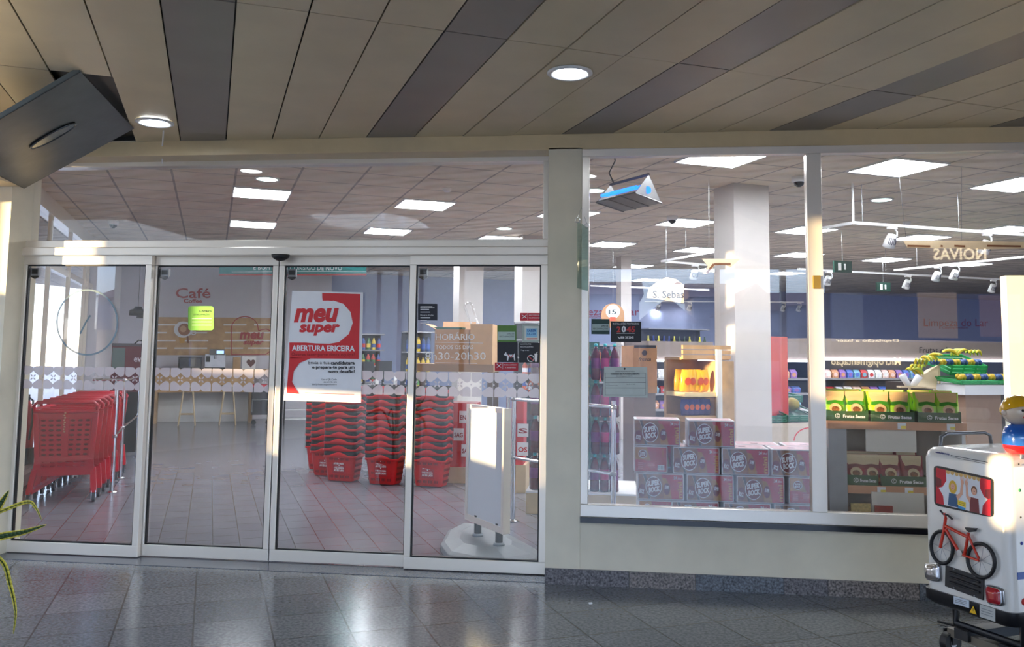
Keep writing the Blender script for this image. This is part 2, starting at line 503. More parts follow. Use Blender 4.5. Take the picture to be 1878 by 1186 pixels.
# ---------------------------------------------------------------- four glass door leaves
M_FROST = film('frosted_film', (218, 208, 214), .9)
BAND_T, BAND_B = fy(390, 675.5, .03).z, fy(390, 718, .03).z
def petal_band(mb, xa, xb, Y):
    per = .161; h = BAND_T-BAND_B; hh = h*.42
    n0 = int(math.floor((xa+4.37)/per))-1
    def clip(pts):
        return [(min(max(p, xa), xb), q) for p, q in pts]
    def put(pts):
        if max(p for p, q in pts) <= xa+.002 or min(p for p, q in pts) >= xb-.002: return
        mb.poly([(p, Y, q) for p, q in clip(pts)], M_FROST)
    for k in range(n0, n0+12):
        X = -4.37 + k*per
        for top in (1, -1):
            ze = BAND_T if top == 1 else BAND_B
            for sd in (1, -1):
                w = per/2-.004; r1 = hh*.42
                base = [(0, 0), (w, 0)]
                base += [(w-.012+.012*cos(a), hh*.05+0-.0+hh*.25 - hh*.25*cos(a)) for a in ()]
                lobe = []
                c1 = (w-hh*.34, hh*.36); rr = hh*.36
                for j in range(0, 7): a = -pi/2 + j*pi*.83/6; lobe.append((c1[0]+rr*cos(a), c1[1]+rr*sin(a)))
                c2 = (hh*.37, hh*.62); rq = hh*.38
                for j in range(0, 7): a = pi*.22 + j*(pi*.78)/6; lobe.append((c2[0]+rq*cos(a), c2[1]+rq*sin(a)))
                pts = [(.0, 0)] + lobe + []
                pts = [(X + sd*(.004+p), ze - top*q) for p, q in pts]
                if sd*top > 0: pts = pts[::-1]
                put(pts)
        zc = (BAND_T+BAND_B)/2
        put([(X + .006*cos(a*pi/4), zc+.006*sin(a*pi/4)) for a in range(8)])
        for a in range(4):                       # four-petalled star between two hearts
            an = pi/4 + a*pi/2; cx, cz = X+per/2 + .017*cos(an), zc + .017*sin(an)
            put([(cx + .012*cos(an)*cos(t) - .006*sin(an)*sin(t), cz + .012*sin(an)*cos(t) + .006*cos(an)*sin(t)) for t in [j*pi/4 for j in range(8)]])
dx = [fy(14, 1012, 0).x, fy(255, 1012, 0).x, fy(494.5, 1020, Y2).x, fy(741, 1034, 0).x, fy(1004, 1040, 0).x]
DY = [Y1, Y2, Y2, Y1]
zg0, zg1 = .088, 2.112
LEAF = []
for k in range(4):
    xa, xb, Y = dx[k], dx[k+1], DY[k]
    st = [.03, .045, .04, .045][k]; st2 = [.045, .04, .04, .06][k]
    if k == 1: xa -= .03; xb -= .004
    if k == 2: xb += .03; xa += .004
    d = MB()
    d.box(xa, Y-.022, .008, xb, Y+.022, zg0, M_FRAME); d.box(xa, Y-.022, zg1, xb, Y+.022, za+.004, M_FRAME)
    d.box(xa, Y-.024, zg0, xa+st, Y+.024, zg1, M_FRAME); d.box(xb-st2, Y-.024, zg0, xb, Y+.024, zg1, M_FRAME)
    leaf = struct(d, 'door_%d' % (k+1), bevel=.003)
    a, b = xa+st, xb-st2
    MB().box(a, Y-.003, zg0, b, Y+.003, zg1, M_GLASS).build('pane', leaf)
    g = MB(); q = .009
    g.box(a, Y-.012, zg0, a+q, Y+.012, zg1, M_BLACK); g.box(b-q, Y-.012, zg0, b, Y+.012, zg1, M_BLACK)
    g.box(a+q, Y-.012, zg0, b-q, Y+.012, zg0+q, M_BLACK); g.box(a+q, Y-.012, zg1-q, b-q, Y+.012, zg1, M_BLACK)
    g.build('gasket', leaf)
    pb = MB(); petal_band(pb, a+q, b-q, Y+.006); o = pb.build('frosted_band', leaf)
    tag(o, 'frosted film band of paired hearts and little stars')
    # security box and shield sticker in the upper corner
    s = MB(); cx, cz = a+.045, zg1-.05
    s.box(cx-.03, Y+.004, cz-.028, cx+.03, Y+.03, cz+.028, mat('grey_device', (150, 152, 155), .4))
    s.box(cx-.023, Y+.002, cz-.016, cx+.023, Y+.004, cz+.018, M_BLACK)
    s.prism([(cx-.03, Y+.004, cz-.03), (cx+.03, Y+.004, cz-.03), (cx+.03, Y+.004, cz-.04), (cx, Y+.004, cz-.055), (cx-.03, Y+.004, cz-.04)], (0, .012, 0), M_BLACK)
    s.build('door_lock', leaf)
    LEAF.append(leaf)
struct(MB().box(dx[2]-.006, Y2-.012, .01, dx[2]+.006, Y2+.012, zg1+.05, M_BLACK), 'trim_7')
# door 1: clock ring film
a = MB(); A = Art(a, (0, -.006, 0), (0, 1, 0)); GR = film('grey_blue_film', (125, 150, 165), .9)
A.ring(160, 591, 57, 3.2, GR, n=48, ry=61); A.line([(147, 612), (158, 590), (166, 578)], 3, GR)
tag(a.build('clock_outline', LEAF[0]), 'grey ring outline film with two hands')

# ---------------------------------------------------------------- writing and signs on the door leaves
WHT = M_PAPER
t = MB(); A = Art(t, (0, Y1-.006, 0), (0, 1, 0)); FW = film('white_vinyl', (240, 240, 240), .85)
A.text('HORÁRIO', 799, 871, 623, 11, FW, bold=.01); A.line([(798, 627.5), (886, 629)], 1, FW)
A.text('TODOS OS DIAS', 799, 868, 640, 7, FW, bold=.012); A.text('8h30-20h30', 780, 891, 659.5, 14, FW); A.line([(798, 665), (875, 666)], 1, FW)
tag(t.build('opening_hours_lettering', LEAF[3]), 'white opening hours lettering HORÁRIO TODOS OS DIAS')
# the big poster
def poster():
    m = MB(); Y = Y2-.03; A = Art(m, (0, Y, 0), (0, 1, 0))
    PR = mat('poster_red', (214, 40, 46), .45, var=.03); PD = mat('poster_dark_red', (140, 22, 26), .5)
    A.slab([(536, 533), (666, 536), (662, 738), (520, 734)], M_PAPER, .0015)
    A.poly([(591, 537), (661, 539), (658, 658), (531, 655), (532, 628), (560, 628), (600, 631), (622, 627), (640, 612), (647, 592), (643, 572), (630, 557), (612, 551), (592, 553), (591, 545)], PR, 1)
    A.disc(603, 590, 39, M_PAPER, 2, 36, 39); A.poly([(536, 552), (603, 551), (603, 629), (533, 627)], M_PAPER, 2.6)
    A.poly([(531, 628), (659, 632), (658, 658), (570, 657), (531, 656)], PR, 3)
    A.poly([(531, 655), (570, 657), (550, 665), (539, 680), (536, 700), (545, 716), (549, 722), (526, 720)], PR, 3)
    A.text('meu', 539, 622, 589, 33, PR, 4, dy=-1, bold=.045, shear=.25, res=3); A.text('super', 549, 624, 608, 19, PR, 4, dy=0, bold=.045, shear=.2, res=3)
    A.text('ABERTURA ERICEIRA', 536, 651, 642.5, 9.5, WHT, 5, dy=1, bold=.03); A.text('Queres fazer parte desta equipa?', 535, 651, 652, 6, PD, 5, dy=1)
    A.text('Envia a tua', 566, 605, 667.5, 6, M_INK, 5); A.text('candidatura', 607, 651, 668, 6, M_INK, 5, bold=.03)
    A.text('e prepara-te para um', 573, 651, 675.5, 5.6, M_INK, 5, bold=.03); A.text('novo desafio!', 602, 651, 683.5, 5.6, M_INK, 5, bold=.03)
    A.text('Usa o QR Code', 590, 618, 697, 3.4, M_INK, 5); A.text('ou envia um', 594, 618, 701.5, 3.4, M_INK, 5); A.text('bit.ly/meusupericeira', 573, 618, 706, 3.2, M_INK, 5)
    A.line([(560, 720), (650, 723)], 1, PR, 5)
    o = m.build('poster')
    return tag(o, 'white and red recruitment poster reading ABERTURA ERICEIRA on the third door leaf', 'poster')
poster()
def sticker(name, label, cat, pts, Y, col, draw=None, t=.002, rough=.5):
    m = MB(); A = Art(m, (0, Y, 0), (0, 1, 0), .0006)
    A.slab(pts, colm(col, rough), t)
    if draw: draw(A)
    return tag(m.build(name), label, cat)
def R4(x0, y0, x1, y1, s=0): return [(x0, y0), (x1, y0+s), (x1, y1+s), (x0, y1)]
CW, CR, CB = M_PAPER, M_RED, M_INK
def d(A):
    for i, (w, y) in enumerate(((22, 0), (16, 5), (18, 10), (18, 20), (12, 25), (16, 30))): A.rect(771, 561.5+y, 771+w, 562.8+y+(i in (0, 3))*.7, CW)
    A.text('Horário Inverno', 771, 797, 565, 3, CW); A.text('Horário Verão', 771, 795, 579, 3, CW)
sticker('hours_sign', 'small black timetable sticker high on the left of the last door leaf', 'sign', R4(766.5, 556.5, 802, 587, .5), -.008, (24, 26, 40), d)
def d(A):
    A.line([(957, 577), (966, 583)], 1.2, CW); A.line([(957, 584), (966, 577)], 1.2, CW); A.line([(968, 574), (968, 587)], .6, CW)
    A.text('NÃO FUMADORES', 970, 992, 579, 2.6, CW); A.text('NO SMOKING', 970, 990, 584, 2.6, CW)
sticker('no_smoking_sign', 'upper red no smoking sticker at the right of the last door leaf', 'sign', R4(954, 573.5, 994, 588, .3), -.008, (214, 40, 58), d)
def d(A):
    A.rect(913, 608, 945, 623, colm((190, 210, 200))); A.text('LIVRO DE', 930, 943, 613, 2.4, CB); A.text('RECLAMAÇÕES', 916, 943, 618, 2.6, CB)
sticker('green_notice', 'green complaints book notice above the black dog sign', 'notice', R4(912, 596, 947, 627, .2), -.008, (92, 135, 60), d)
def d(A):
    A.poly([(924, 650), (928, 645), (930, 650), (942, 650), (944, 647), (945, 661), (943, 661), (942, 655), (933, 655), (932, 661), (930, 661), (930, 653), (926, 652)], CW)
    A.line([(932, 650), (937, 656), (941, 650)], 1.5, CR, 2)
sticker('dog_sign', 'black sticker with a white dog on the last door leaf', 'sign', R4(912, 627, 949, 664, .2), -.008, (26, 24, 32), d)
def d(A):
    A.line([(911, 667), (919, 674)], 1, CW); A.line([(911, 674), (919, 667)], 1, CW); A.line([(922, 665), (922, 677)], .5, CW); A.text('PROIBIDA A ENTRADA', 924, 947, 670, 2.4, CW); A.text('A ANIMAIS', 926, 946, 675, 2.4, CW)
sticker('red_notice', 'lower red sticker just under the black dog sign', 'notice', R4(907.5, 664.5, 950, 679.5, .4), -.009, (196, 34, 52), d)
def d(A):
    A.rect(962, 598, 989, 624, colm((222, 228, 222))); A.rect(965, 602, 985, 618, colm((150, 205, 235)), 2)
    A.text('SABER', 967, 983, 608, 4, colm((20, 90, 170)), 3, bold=.03); A.text('FAZER', 967, 983, 614, 4, colm((20, 90, 170)), 3); A.line([(966, 621), (986, 621)], 2, colm((200, 90, 80)), 2)
sticker('seal_sticker', 'pale grey sticker with a blue square seal', 'sticker', R4(958, 595, 992, 627, .2), -.008, (176, 190, 180), d)
def d(A):
    A.text('RECIPIENTES', 955, 974, 632, 2.2, CW); A.text('REUTILIZÁVEIS', 955, 978, 637, 2.2, CW); A.text('Traga o seu', 955, 970, 643, 2.2, CW)
    A.ring(973.5, 657, 6.5, 1.4, CW); A.line([(969, 653), (978, 661)], 1.4, CR, 2); A.poly([(980, 648), (986, 648), (985, 663), (981, 663)], CW); A.line([(986, 645), (983, 648)], .9, CW)
sticker('cup_sign', 'black sticker with a white cup and bowl drawing', 'sign', R4(952, 628, 989, 664.5, .4), -.0085, (24, 24, 30), d)
def d(A):
    A.text('LIVRO', 366, 388, 572, 3, CB, bold=.03); A.text('DE RECLAMAÇÕES', 355, 384, 578, 3, CB)
    for y in (584, 590, 596): A.line([(352, y), (388, y)], .8, CW)
def rr(x0, y0, x1, y1, r):
    o = []
    for cx, cy, a0 in ((x1-r, y0+r, -pi/2), (x1-r, y1-r, 0), (x0+r, y1-r, pi/2), (x0+r, y0+r, pi)):
        for k in range(5): a = a0 + k*pi/8; o.append((cx+r*cos(a), cy+r*sin(a)))
    return o
sticker('green_sticker', 'bright green rounded sticker on the second door leaf', 'sticker', rr(345, 561, 392, 605.5, 5), Y2-.008, (112, 178, 62), d)
def d(A):
    A.rect(1086, 594, 1117, 606, colm((160, 178, 176))); A.text('LIVRO DE', 1103, 1115, 598.5, 2.6, CB, bold=.03); A.text('RECLAMAÇÕES', 1088, 1115, 604, 3, CB)
sticker('complaints_notice', 'dark green notice at the left edge of the shop window', 'notice', R4(1084.5, 584.5, 1118, 612.5, .3), YW+.012, (30, 62, 58), d)
def d(A):
    A.text('INSTALAÇÕES PROTEGIDAS', 1124, 1172, 595, 3.2, CW); A.text('2', 1131, 1138, 608.5, 10, colm((190, 50, 50)), bold=.04); A.text('0', 1140, 1148, 608.5, 10.5, CW, bold=.04); A.text('45', 1149, 1165, 608.5, 10, colm((190, 50, 50)), bold=.04)
    A.line([(1131, 611), (1164, 611)], .6, CW); A.line([(1133, 617), (1137, 621)], 1.5, CW); A.text('808 20 2045', 1138, 1162, 620.5, 4, CW, bold=.03)
sticker('alarm_sign', 'black security alarm sign with large red digits in the window', 'sign', R4(1120, 589, 1176, 627, .5), YW+.01, (14, 14, 20), d)
def d(A):
    A.disc(1145.5, 676, 1.8, CB); A.text('CÂMARA MUNICIPAL DE MAFRA', 1128, 1164, 682, 2.2, CB); A.text('HORÁRIO DE FUNCIONAMENTO', 1120, 1173, 687, 2.8, CB, bold=.03); A.text('DO ESTABELECIMENTO', 1131, 1160, 690.5, 2, CB)
    for y in (683.5, 692, 701, 711): A.line([(1110, y), (1184, y+.3)], .5, CB)
    A.line([(1110, 683), (1110, 724), (1184, 724.5), (1184, 683.5)], .5, CB); A.text('Atividade', 1112, 1118, 704.5, 1.8, CB); A.text('Supermercado', 1112, 1133, 707.5, 1.8, CB); A.text('das 8h às 20h', 1149, 1165, 705, 1.8, CB)
sticker('paper_notice', 'pale paper form taped inside the shop window above the rail post', 'notice', [(1108, 672), (1187, 673), (1188, 729), (1106, 727)], YW+.014, (196, 204, 198), d)

# ---------------------------------------------------------------- clear acrylic sign hanging beside the window
m = MB(); T = fy(1062, 420, -.27)
pa, pb = fy(1059, 407, -.34), fy(1076, 425, -.22)
pc, pd = fy(1058, 528, -.34), fy(1075, 532, -.22)
zt_, zb_ = pa.z, pc.z
ac = glass('green_edge_acrylic', (.8, .9, .87), .14)
sg = empty('hanging_sign', (0, 0, 0), 0, 'narrow clear acrylic sign hung on two rings beside the pillar', 'sign')
q = [Vector((pa.x, pa.y, zt_)), Vector((pb.x, pb.y, zt_-.02)), Vector((pb.x, pb.y, zb_-.01)), Vector((pa.x, pa.y, zb_))]
MB().prism(q, (.01, .004, 0), ac).build('board', sg)
rg = MB()
for P in (q[0], q[1]):
    c = P + Vector((0, 0, .012)); rg.tube([c + Vector((.016*cos(a*pi/6), 0, .016*sin(a*pi/6))) for a in range(12)], .0016, M_CHROME, 6, True)
rg.tube([q[0]+Vector((0, 0, .028)), Vector((q[0].x+.02, -.2, zt_+.12))], .0012, M_CHROME, 5); rg.tube([q[1]+Vector((0, 0, .028)), Vector((q[0].x+.02, -.2, zt_+.12))], .0012, M_CHROME, 5)
rg.build('ring', sg)

# ---------------------------------------------------------------- sheet metal duct end hanging from the open ceiling panel
B1, B2 = fz(148, 132, ZCE-.01), fz(246, 236, ZCE-.01)
D2 = hit(44, 346, (0, -.62, 0), Vector((0, 1, 0))); D1 = D2 + (B1-B2)*.95 + Vector((0, 0, .0))
galv = mat('galvanised_sheet', (92, 97, 97), .34, .8, var=.16, scale=4, bump=.25)
Dd = empty('ceiling_hatch', (0, 0, 0), 0, 'folded galvanised metal hatch hanging from the ceiling over the left door', 'hatch')
nrm = (B2-B1).cross(D2-B2).normalized()
if nrm.z < 0: nrm = -nrm
mm = MB(); mm.prism([B1, B2, D2, D1], nrm*.006, galv)
mm.prism([B1, D1, D1+nrm*.03, B1+nrm*.03], (B2-B1).normalized()*.006, galv)
mm.prism([B2, D2, D2+nrm*.05, B2+nrm*.05], (B1-B2).normalized()*.006, galv)
mm.prism([D1, D2, D2+nrm*.03, D1+nrm*.03], (B2-D2).normalized()*.006, galv)
mm.build('sheet', Dd)
ax = (D2-B2).normalized(); bx = (B1-B2).normalized(); cc = hit(97, 248, B1, nrm) - nrm*.006
ra = MB()
loop = [cc + ax*.16*cos(k*pi/14)*(1 if abs(cos(k*pi/14)) < .99 else .97) + bx*.06*sin(k*pi/14) for k in range(28)]
ra.tube(loop, .006, galv, 6, True); ra.build('oval_rim', Dd)
pl2 = MB().poly([cc - nrm*.001 + ax*.155*cos(k*pi/12) + bx*.055*sin(k*pi/12) for k in range(24)], mat('glossy_cover', (88, 98, 100), .15, .6)); pl2.build('oval_cover', Dd)
# lowered fascia at the far left and the loose cable cover
struct(MB().box(-6.5, -1.3, 2.67, fy(45, 345, YW).x-.005, YW-.002, 2.7, M_FASC), 'ceiling.002')
tag(MB().tube([fz(300, 240, ZCE-.01), fz(298, 262, ZCE-.01)+Vector((0, 0, -.02)), fz(299, 270, ZCE-.01)+Vector((0, .0, -.12))], .006, M_WHITE, 6).build('hanging_cable'), 'short white cable end hanging below the left ceiling light', 'cable')
# ================================================================ inside the shop
ZC = 3.25
UL, VB, UR = -4.45, 14.3, 24.0
ctile = tiles('relief_ceiling_tiles', (242, 228, 208), (236, 222, 202), (180, 170, 160), .605, .605, TH, .6, .012, bump=1.0, off=(.03, -.02))
def gpoly(us, z): return [gp(u, v, z) for u, v in us]
cl = MB()
c0 = [(-14, 0), (26, 0)]
cl.add([(-16, .07, ZC), (24, .07, ZC), (24, 26, ZC), (-16, 26, ZC)], [(0, 1, 2, 3)], ctile)
cl.add([(-16, .07, ZC+.05), (24, .07, ZC+.05), (24, 26, ZC+.05), (-16, 26, ZC+.05)], [(3, 2, 1, 0)], ctile)
struct(cl, 'ceiling.003')
struct(MB().box(-14, .0, 2.88, 12, .07, 3.3, M_FASC), 'trim_8')
M_SW = mat('shop_wall_paint', (214, 212, 220), .6, var=.02)
M_SWB = mat('sky_tinted_wall', (146, 156, 190), .6, var=.03)  # blue tone stands in for sky mirrored in the glass
M_TAUPE = mat('taupe_panel', (138, 124, 116), .55, var=.04)
def fu(x, y, u): return hit(x, y, GH*u, GH)
def gb(mb, u0, v0, z0, u1, v1, z1, m): return mb.box(u0, v0, z0, u1, v1, z1, m, GM)
uc = uv(fv(505, 600, VB))[0]
struct(gb(MB(), UL-.2, VB, 0, uc+1.2, VB+.15, ZC, M_SW), 'wall_back')
struct(gb(MB(), uc+1.2, VB, 0, UR, VB+.15, ZC, M_SWB), 'wall_back.001')
struct(gb(MB(), UR, -8, 0, UR+.15, VB, ZC, M_SW), 'wall_right.001')
# glazed side wall
wv = lambda px: uv(fu(px, 560, UL))[1]
gl = MB()
gb(gl, UL-.15, 2.2, 0, UL, VB, .12, M_FRAME); gb(gl, UL-.15, 2.2, 3.06, UL, VB, ZC, M_FRAME); gb(gl, UL-.12, 2.2, 2.45, UL-.04, VB, 2.53, M_FRAME)
posts = [2.2, 3.35]
vs_ = [wv(p) for p in (92, 129, 158)]
for v in vs_ + [v for v in (9.6, 11.2, 12.6, 13.9)]:
    gb(gl, UL-.07, v-.025, .12, UL-.02, v+.025, 3.06, M_FRAME)
struct(gl, 'window_3')
o = gb(MB(), UL-.08, 2.2, .12, UL-.074, VB, 3.06, glass('side_glass', (.97, .97, .97), .03, 0.0, 14)).build('pane', bpy.data.objects['window_3'])
va, vb = wv(173), wv(214)
struct(gb(MB(), UL-.14, va, 0, UL+.06, vb, ZC, M_SW), 'wall_left.001')
# street house beyond the side glazing, red painted signs and arch
hs = empty('street_house', (0, 0, 0), 0, 'pale house across the street beyond the left glazing', 'house')
m = MB(); hw = mat('brightened_render', (250, 242, 225), .8)  # shaded side painted very light in place of sunlight
for v0_, v1_ in ((1.6, 2.75), (2.8, 3.0), (3.08, 24)): gb(m, UL-14, v0_-.3, -.1, UL-13, v1_-.3, 3.6, hw)  # narrow gaps shaped to pass sun stripes onto the baskets
m.build('wall', hs)
wn_ = MB()
for v in (4, 7, 10, 13): gb(wn_, UL-13.0, v, .9, UL-12.96, v+1.2, 2.4, colm((120, 130, 140)))
wn_.build('windows', hs)['kind'] = 'stuff'
for v, c in ((3.3, (200, 60, 60)), (5.6, (190, 70, 60))):
    gb(MB(), UL-12.95, v, 2.5, UL-12.5, v+1.4, 3.2, colm(c)).build('awning', hs)
ac_ = gp(UL-.9, wv(60)-.1, 0)
zt2 = hz(ac_, 531)
tag(MB().tube([ac_ + GV*(.28*cos(a)) + Vector((0, 0, zt2-.5+.5*sin(a) if a <= pi else 0)) for a in [k*pi/10 for k in range(11)]][:11] + [ac_-GV*.28], .022, M_RED, 8).build('red_arch'), 'red tube arch standing outside the left glazing', 'arch')

# structural pillars
struct(gb(MB(), 2.34, 2.05, 0, 2.76, 2.42, ZC, mat('white_column', (204, 197, 192), .5, var=.02)), 'wall_column')
u9 = uv(fv(957, 600, 6.6))[0]
struct(gb(MB(), u9, 6.6, 0, u9+.36, 6.95, ZC, MATS['white_column']), 'wall_column.001')
u9 = uv(fv(1139, 650, 8.5))[0]
struct(gb(MB(), u9, 8.5, 0, u9+.2, 8.7, ZC, MATS['white_column']), 'wall_column.002')
u9 = uv(fv(841, 600, 9.5))[0]
struct(gb(MB(), u9, 9.5, 0, u9+.45, 9.9, ZC, MATS['white_column']), 'wall_column.003')

# ceiling light panels
spots = [(-2.15, 4.55, 'over the trolleys, nearer one'), (-2.13, 7.08, 'over the trolleys, behind the nearer one'), (-.28, 4.55, 'over the basket stacks, nearer one'), (-.25, 7.0, 'over the basket stacks, farther one'),
 (1.55, 4.5, 'behind the pillar between doors and window'), (1.59, 1.09, 'cut off by the window head, left pane'), (3.28, .83, 'largest in the right window pane'), (4.95, 1.0, 'at the right edge of the photo, upper one'),
 (3.26, 4.54, 'left of the white column, brightest'), (5.12, 4.48, 'right of the white column at the mullion'), (7.08, 4.45, 'under the track rail in the right pane'), (7.5, 3.34, 'at the right edge of the photo, lower one'),
 (3.35, 7.0, 'at the left edge of the window, upper'), (4.97, 7.05, 'touching the left side of the white column'), (6.89, 6.93, 'right of the white column, second row'), (8.74, 6.91, 'right pane above the exit sign'),
 (5.23, 9.9, 'left window pane, third row'), (7.0, 9.9, 'beside the white column, third row'), (8.77, 9.83, 'right of the white column, third row'), (7.0, 12.6, 'farthest in the left window pane'), (10.6, 6.9, 'right pane, far row under the rail'), (1.5, 9.8, 'seen through the last door leaf'), (1.5, 7.1, 'behind the pillar, farther row'), (-.2, 9.8, 'far over the tills')]
LT = None
for u, v, w in spots:
    c = gp(u, v, ZC)
    if LT is None:
        t = empty('light_panel', c, TH)
        MB().box(-.3, -.3, -.012, .3, .3, -.004, M_LAMP).build('diffuser', t)
        fr_ = MB()
        for a in ((-.31, -.31, .31, -.295), (-.31, .295, .31, .31), (-.31, -.295, -.295, .295), (.295, -.295, .31, .295)): fr_.box(a[0], a[1], -.02, a[2], a[3], 0, M_WHITE)
        fr_.build('frame', t); LT = t
    else:
        t = copy_tree(LT); t.location = c
    tag(t, 'square lit ceiling panel ' + w, 'ceiling light', 'square light panels in the shop ceiling')
first = None
for px, py, w in ((490, 327, 'above the trolleys'), (925, 418, 'near the last door leaf'), (1617, 365, 'in the right window pane'), (1090, 348, 'beside the insect lamp'), (1170, 515, 'far in the left pane')):
    c = fz(px, py, ZC)
    if first is None:
        t = empty('round_light', c); MB().lathe([(.001, -.012), (.1, -.012), (.105, 0), (.001, 0)], mat('round_lamp_glow', (240, 255, 250), .4, emit=(215, 240, 232), es=5), n=24).build('diffuser', t)
        MB().lathe([(.105, 0), (.125, 0), (.122, -.015), (.105, -.013), (.105, 0)], M_WHITE, n=24).build('frame', t); first = t
    else: t = copy_tree(first); t.location = c
    tag(t, 'small round ceiling light ' + w, 'ceiling light', 'round lights in the shop ceiling')
first = None
for px, py, w in ((208, 405, 'above the trolleys'), (1233, 396, 'above the left window pane'), (1465, 324, 'beside the window mullion')):
    c = fz(px, py, ZC)
    if first is None:
        t = empty('security_camera', c); MB().lathe([(.001, 0), (.07, 0), (.07, -.04), (.055, -.055), (.001, -.055)], M_WHITE, n=20).build('housing', t)
        MB().lathe([(.05, -.055), (.045, -.08), (.02, -.1), (.001, -.103)], mat('dome_black', (18, 18, 22), .08), n=20).build('dome', t); first = t
    else: t = copy_tree(first); t.location = c
    tag(t, 'white dome security camera on the ceiling ' + w, 'camera', 'dome cameras')
first = None
for px, py, w in ((820, 345, 'above the basket stacks'), (1663, 406, 'in the right pane')):
    c = fz(px, py, ZC)
    if first is None: t = first = MB().lathe([(.001, 0), (.05, 0), (.045, -.03), (.03, -.04), (.001, -.04)], M_WHITE, n=18).build('smoke_detector')
    else: t = first.copy(); COL.objects.link(t)
    t.location = c; tag(t, 'white smoke detector on the ceiling ' + w, 'smoke detector', 'smoke detectors')

# track lighting
P = fz(1563, 335, ZC); ZT = hz(P, 410)
def tp(x, y): return fz(x, y, ZT)
RAILS = []
def pxx(P):
    q = RM.transposed() @ (P - EYEPOS); return PPX + FPX*q[0]/-q[2]
def onrail(i, px):
    a, b = RAILS[i]; lo, hi = -.3, 1.3
    for _ in range(40):
        m = (lo+hi)/2
        if pxx(a+(b-a)*m) < px: lo = m
        else: hi = m
    return a+(b-a)*lo
def rail(pts, label, drops):
    t = empty('track_rail', (0, 0, 0), 0, label, 'track'); m = MB()
    for a, b in zip(pts, pts[1:]):
        RAILS.append((a, b))
        dr = (b-a).normalized(); sdv = Vector((-dr.y, dr.x, 0))*.012
        m.prism([a-sdv, a+sdv, a+sdv+Vector((0, 0, .03)), a-sdv+Vector((0, 0, .03))], b-a, M_WHITE)
    m.build('rail', t)
    for q in drops: MB().tube([q+Vector((0, 0, .03)), Vector((q.x, q.y, ZC))], .0025, M_STEEL, 5).build('suspension_wire', t)
    return t
A0, A1, A2 = tp(1480, 426), tp(1565, 411), tp(1878, 433)
rail([A0, A1, A1+(A2-A1)*1.4], 'white track rail nearest the right window pane', [A1+(A2-A1)*.05, A1+(A2-A1)*.6])
tag(MB().cyl(A1, Vector((A1.x, A1.y, ZC)), .012, M_WHITE, 8).build('suspension_rod'), 'white rod holding the corner of the near track rail', 'rod')
B0, B1_ = tp(1505, 497), tp(1878, 516)
rail([B0-(B1_-B0)*.1, B1_], 'white track rail in the second row of the right pane', [B0+(B1_-B0)*.3])
C0, C1 = tp(1640, 497), tp(1878, 473)
rail([C0, C1+(C1-C0)*.3], 'white track rail rising to the right edge', [C0+(C1-C0)*.2])
D0, D1_ = tp(1213, 481), tp(1330, 460)
rail([D0, D1_], 'white track rail left of the white column', [tp(1258, 473)])
rail([D0, tp(1330, 490)], 'white track rail running right behind the column', [])
E0, E1 = tp(1083, 525), tp(1300, 533)
rail([E0, E1], 'white track rail far back in the left pane', [tp(1088, 525)])
rail([tp(1083, 553), tp(1474, 555)], 'farthest white track rail in the left pane', [])
SP = None
# rails: 0 left stub of the near rail, 1 near rail, 2 second, 3 rising, 4 and 5 beside the column, 6 far, 7 farthest
LS = [(1636, 1, 0, 'big one at the left end of the near rail'), (1810, 1, 0, 'near rail at the right'), (1520, 2, 0, 'beside the window mullion'), (1665, 2, 0, 'second rail of the right pane'), (1720, 3, 0, 'left one on the rising rail'), (1753, 3, 0, 'right one on the rising rail'), (1822, 2, 0, 'second rail at the right edge'),
      (1275, 5, 0, 'left of the white column'), (1087, 7, 1, 'lit, at the left window edge'), (1147, 7, 1, 'lit, over the round price sign'), (1208, 7, 1, 'lit, third from the left'), (1265, 7, 1, 'lit, just left of the column'), (1437, 7, 1, 'lit, right of the column'), (1466, 7, 0, 'unlit, next to the mullion'), (1145, 6, 0, 'hanging from the second far rail')]
for px, ri, lit, w in LS:
    c = onrail(ri, px) + Vector((0, 0, .004))
    t = empty('track_spotlight', c, TH, 'white slotted track spotlight ' + w, 'spotlight', 'track spotlights')
    b = MB(); b.cbox((0, 0, -.012), (.11, .035, .03), M_WHITE); b.tube([(.03, 0, -.02), (.06, 0, -.05), (.06, 0, -.1)], .009, M_WHITE, 6); b.build('bracket', t)
    Rr = Matrix.Rotation(radians(25), 3, 'X')
    h = MB(); h.lathe([(.001, .0), (.04, 0), (.052, -.05), (.06, -.14), (.052, -.142), (.05, -.1), (.001, -.1)], M_WHITE, (0, 0, -.08), 18, Rr)
    for k in range(-3, 4):
        a = -pi/2 + k*.32
        p0 = Rr @ Vector((.0505*cos(a), .0505*sin(a), -.03)); p1 = Rr @ Vector((.0585*cos(a), .0585*sin(a), -.1))
        h.tube([p0+Vector((0, 0, -.08)), p1+Vector((0, 0, -.08))], .005, colm((70, 72, 85)), 4)
    h.build('lamp_head', t)
    MB().lathe([(.001, -.13), (.048, -.13), (.048, -.133), (.001, -.133)], mat('spot_glow', (255, 255, 255), .4, emit=(245, 250, 255), es=90) if lit else colm((150, 155, 165)), (0, 0, -.08), 16, Rr).build('lens', t)
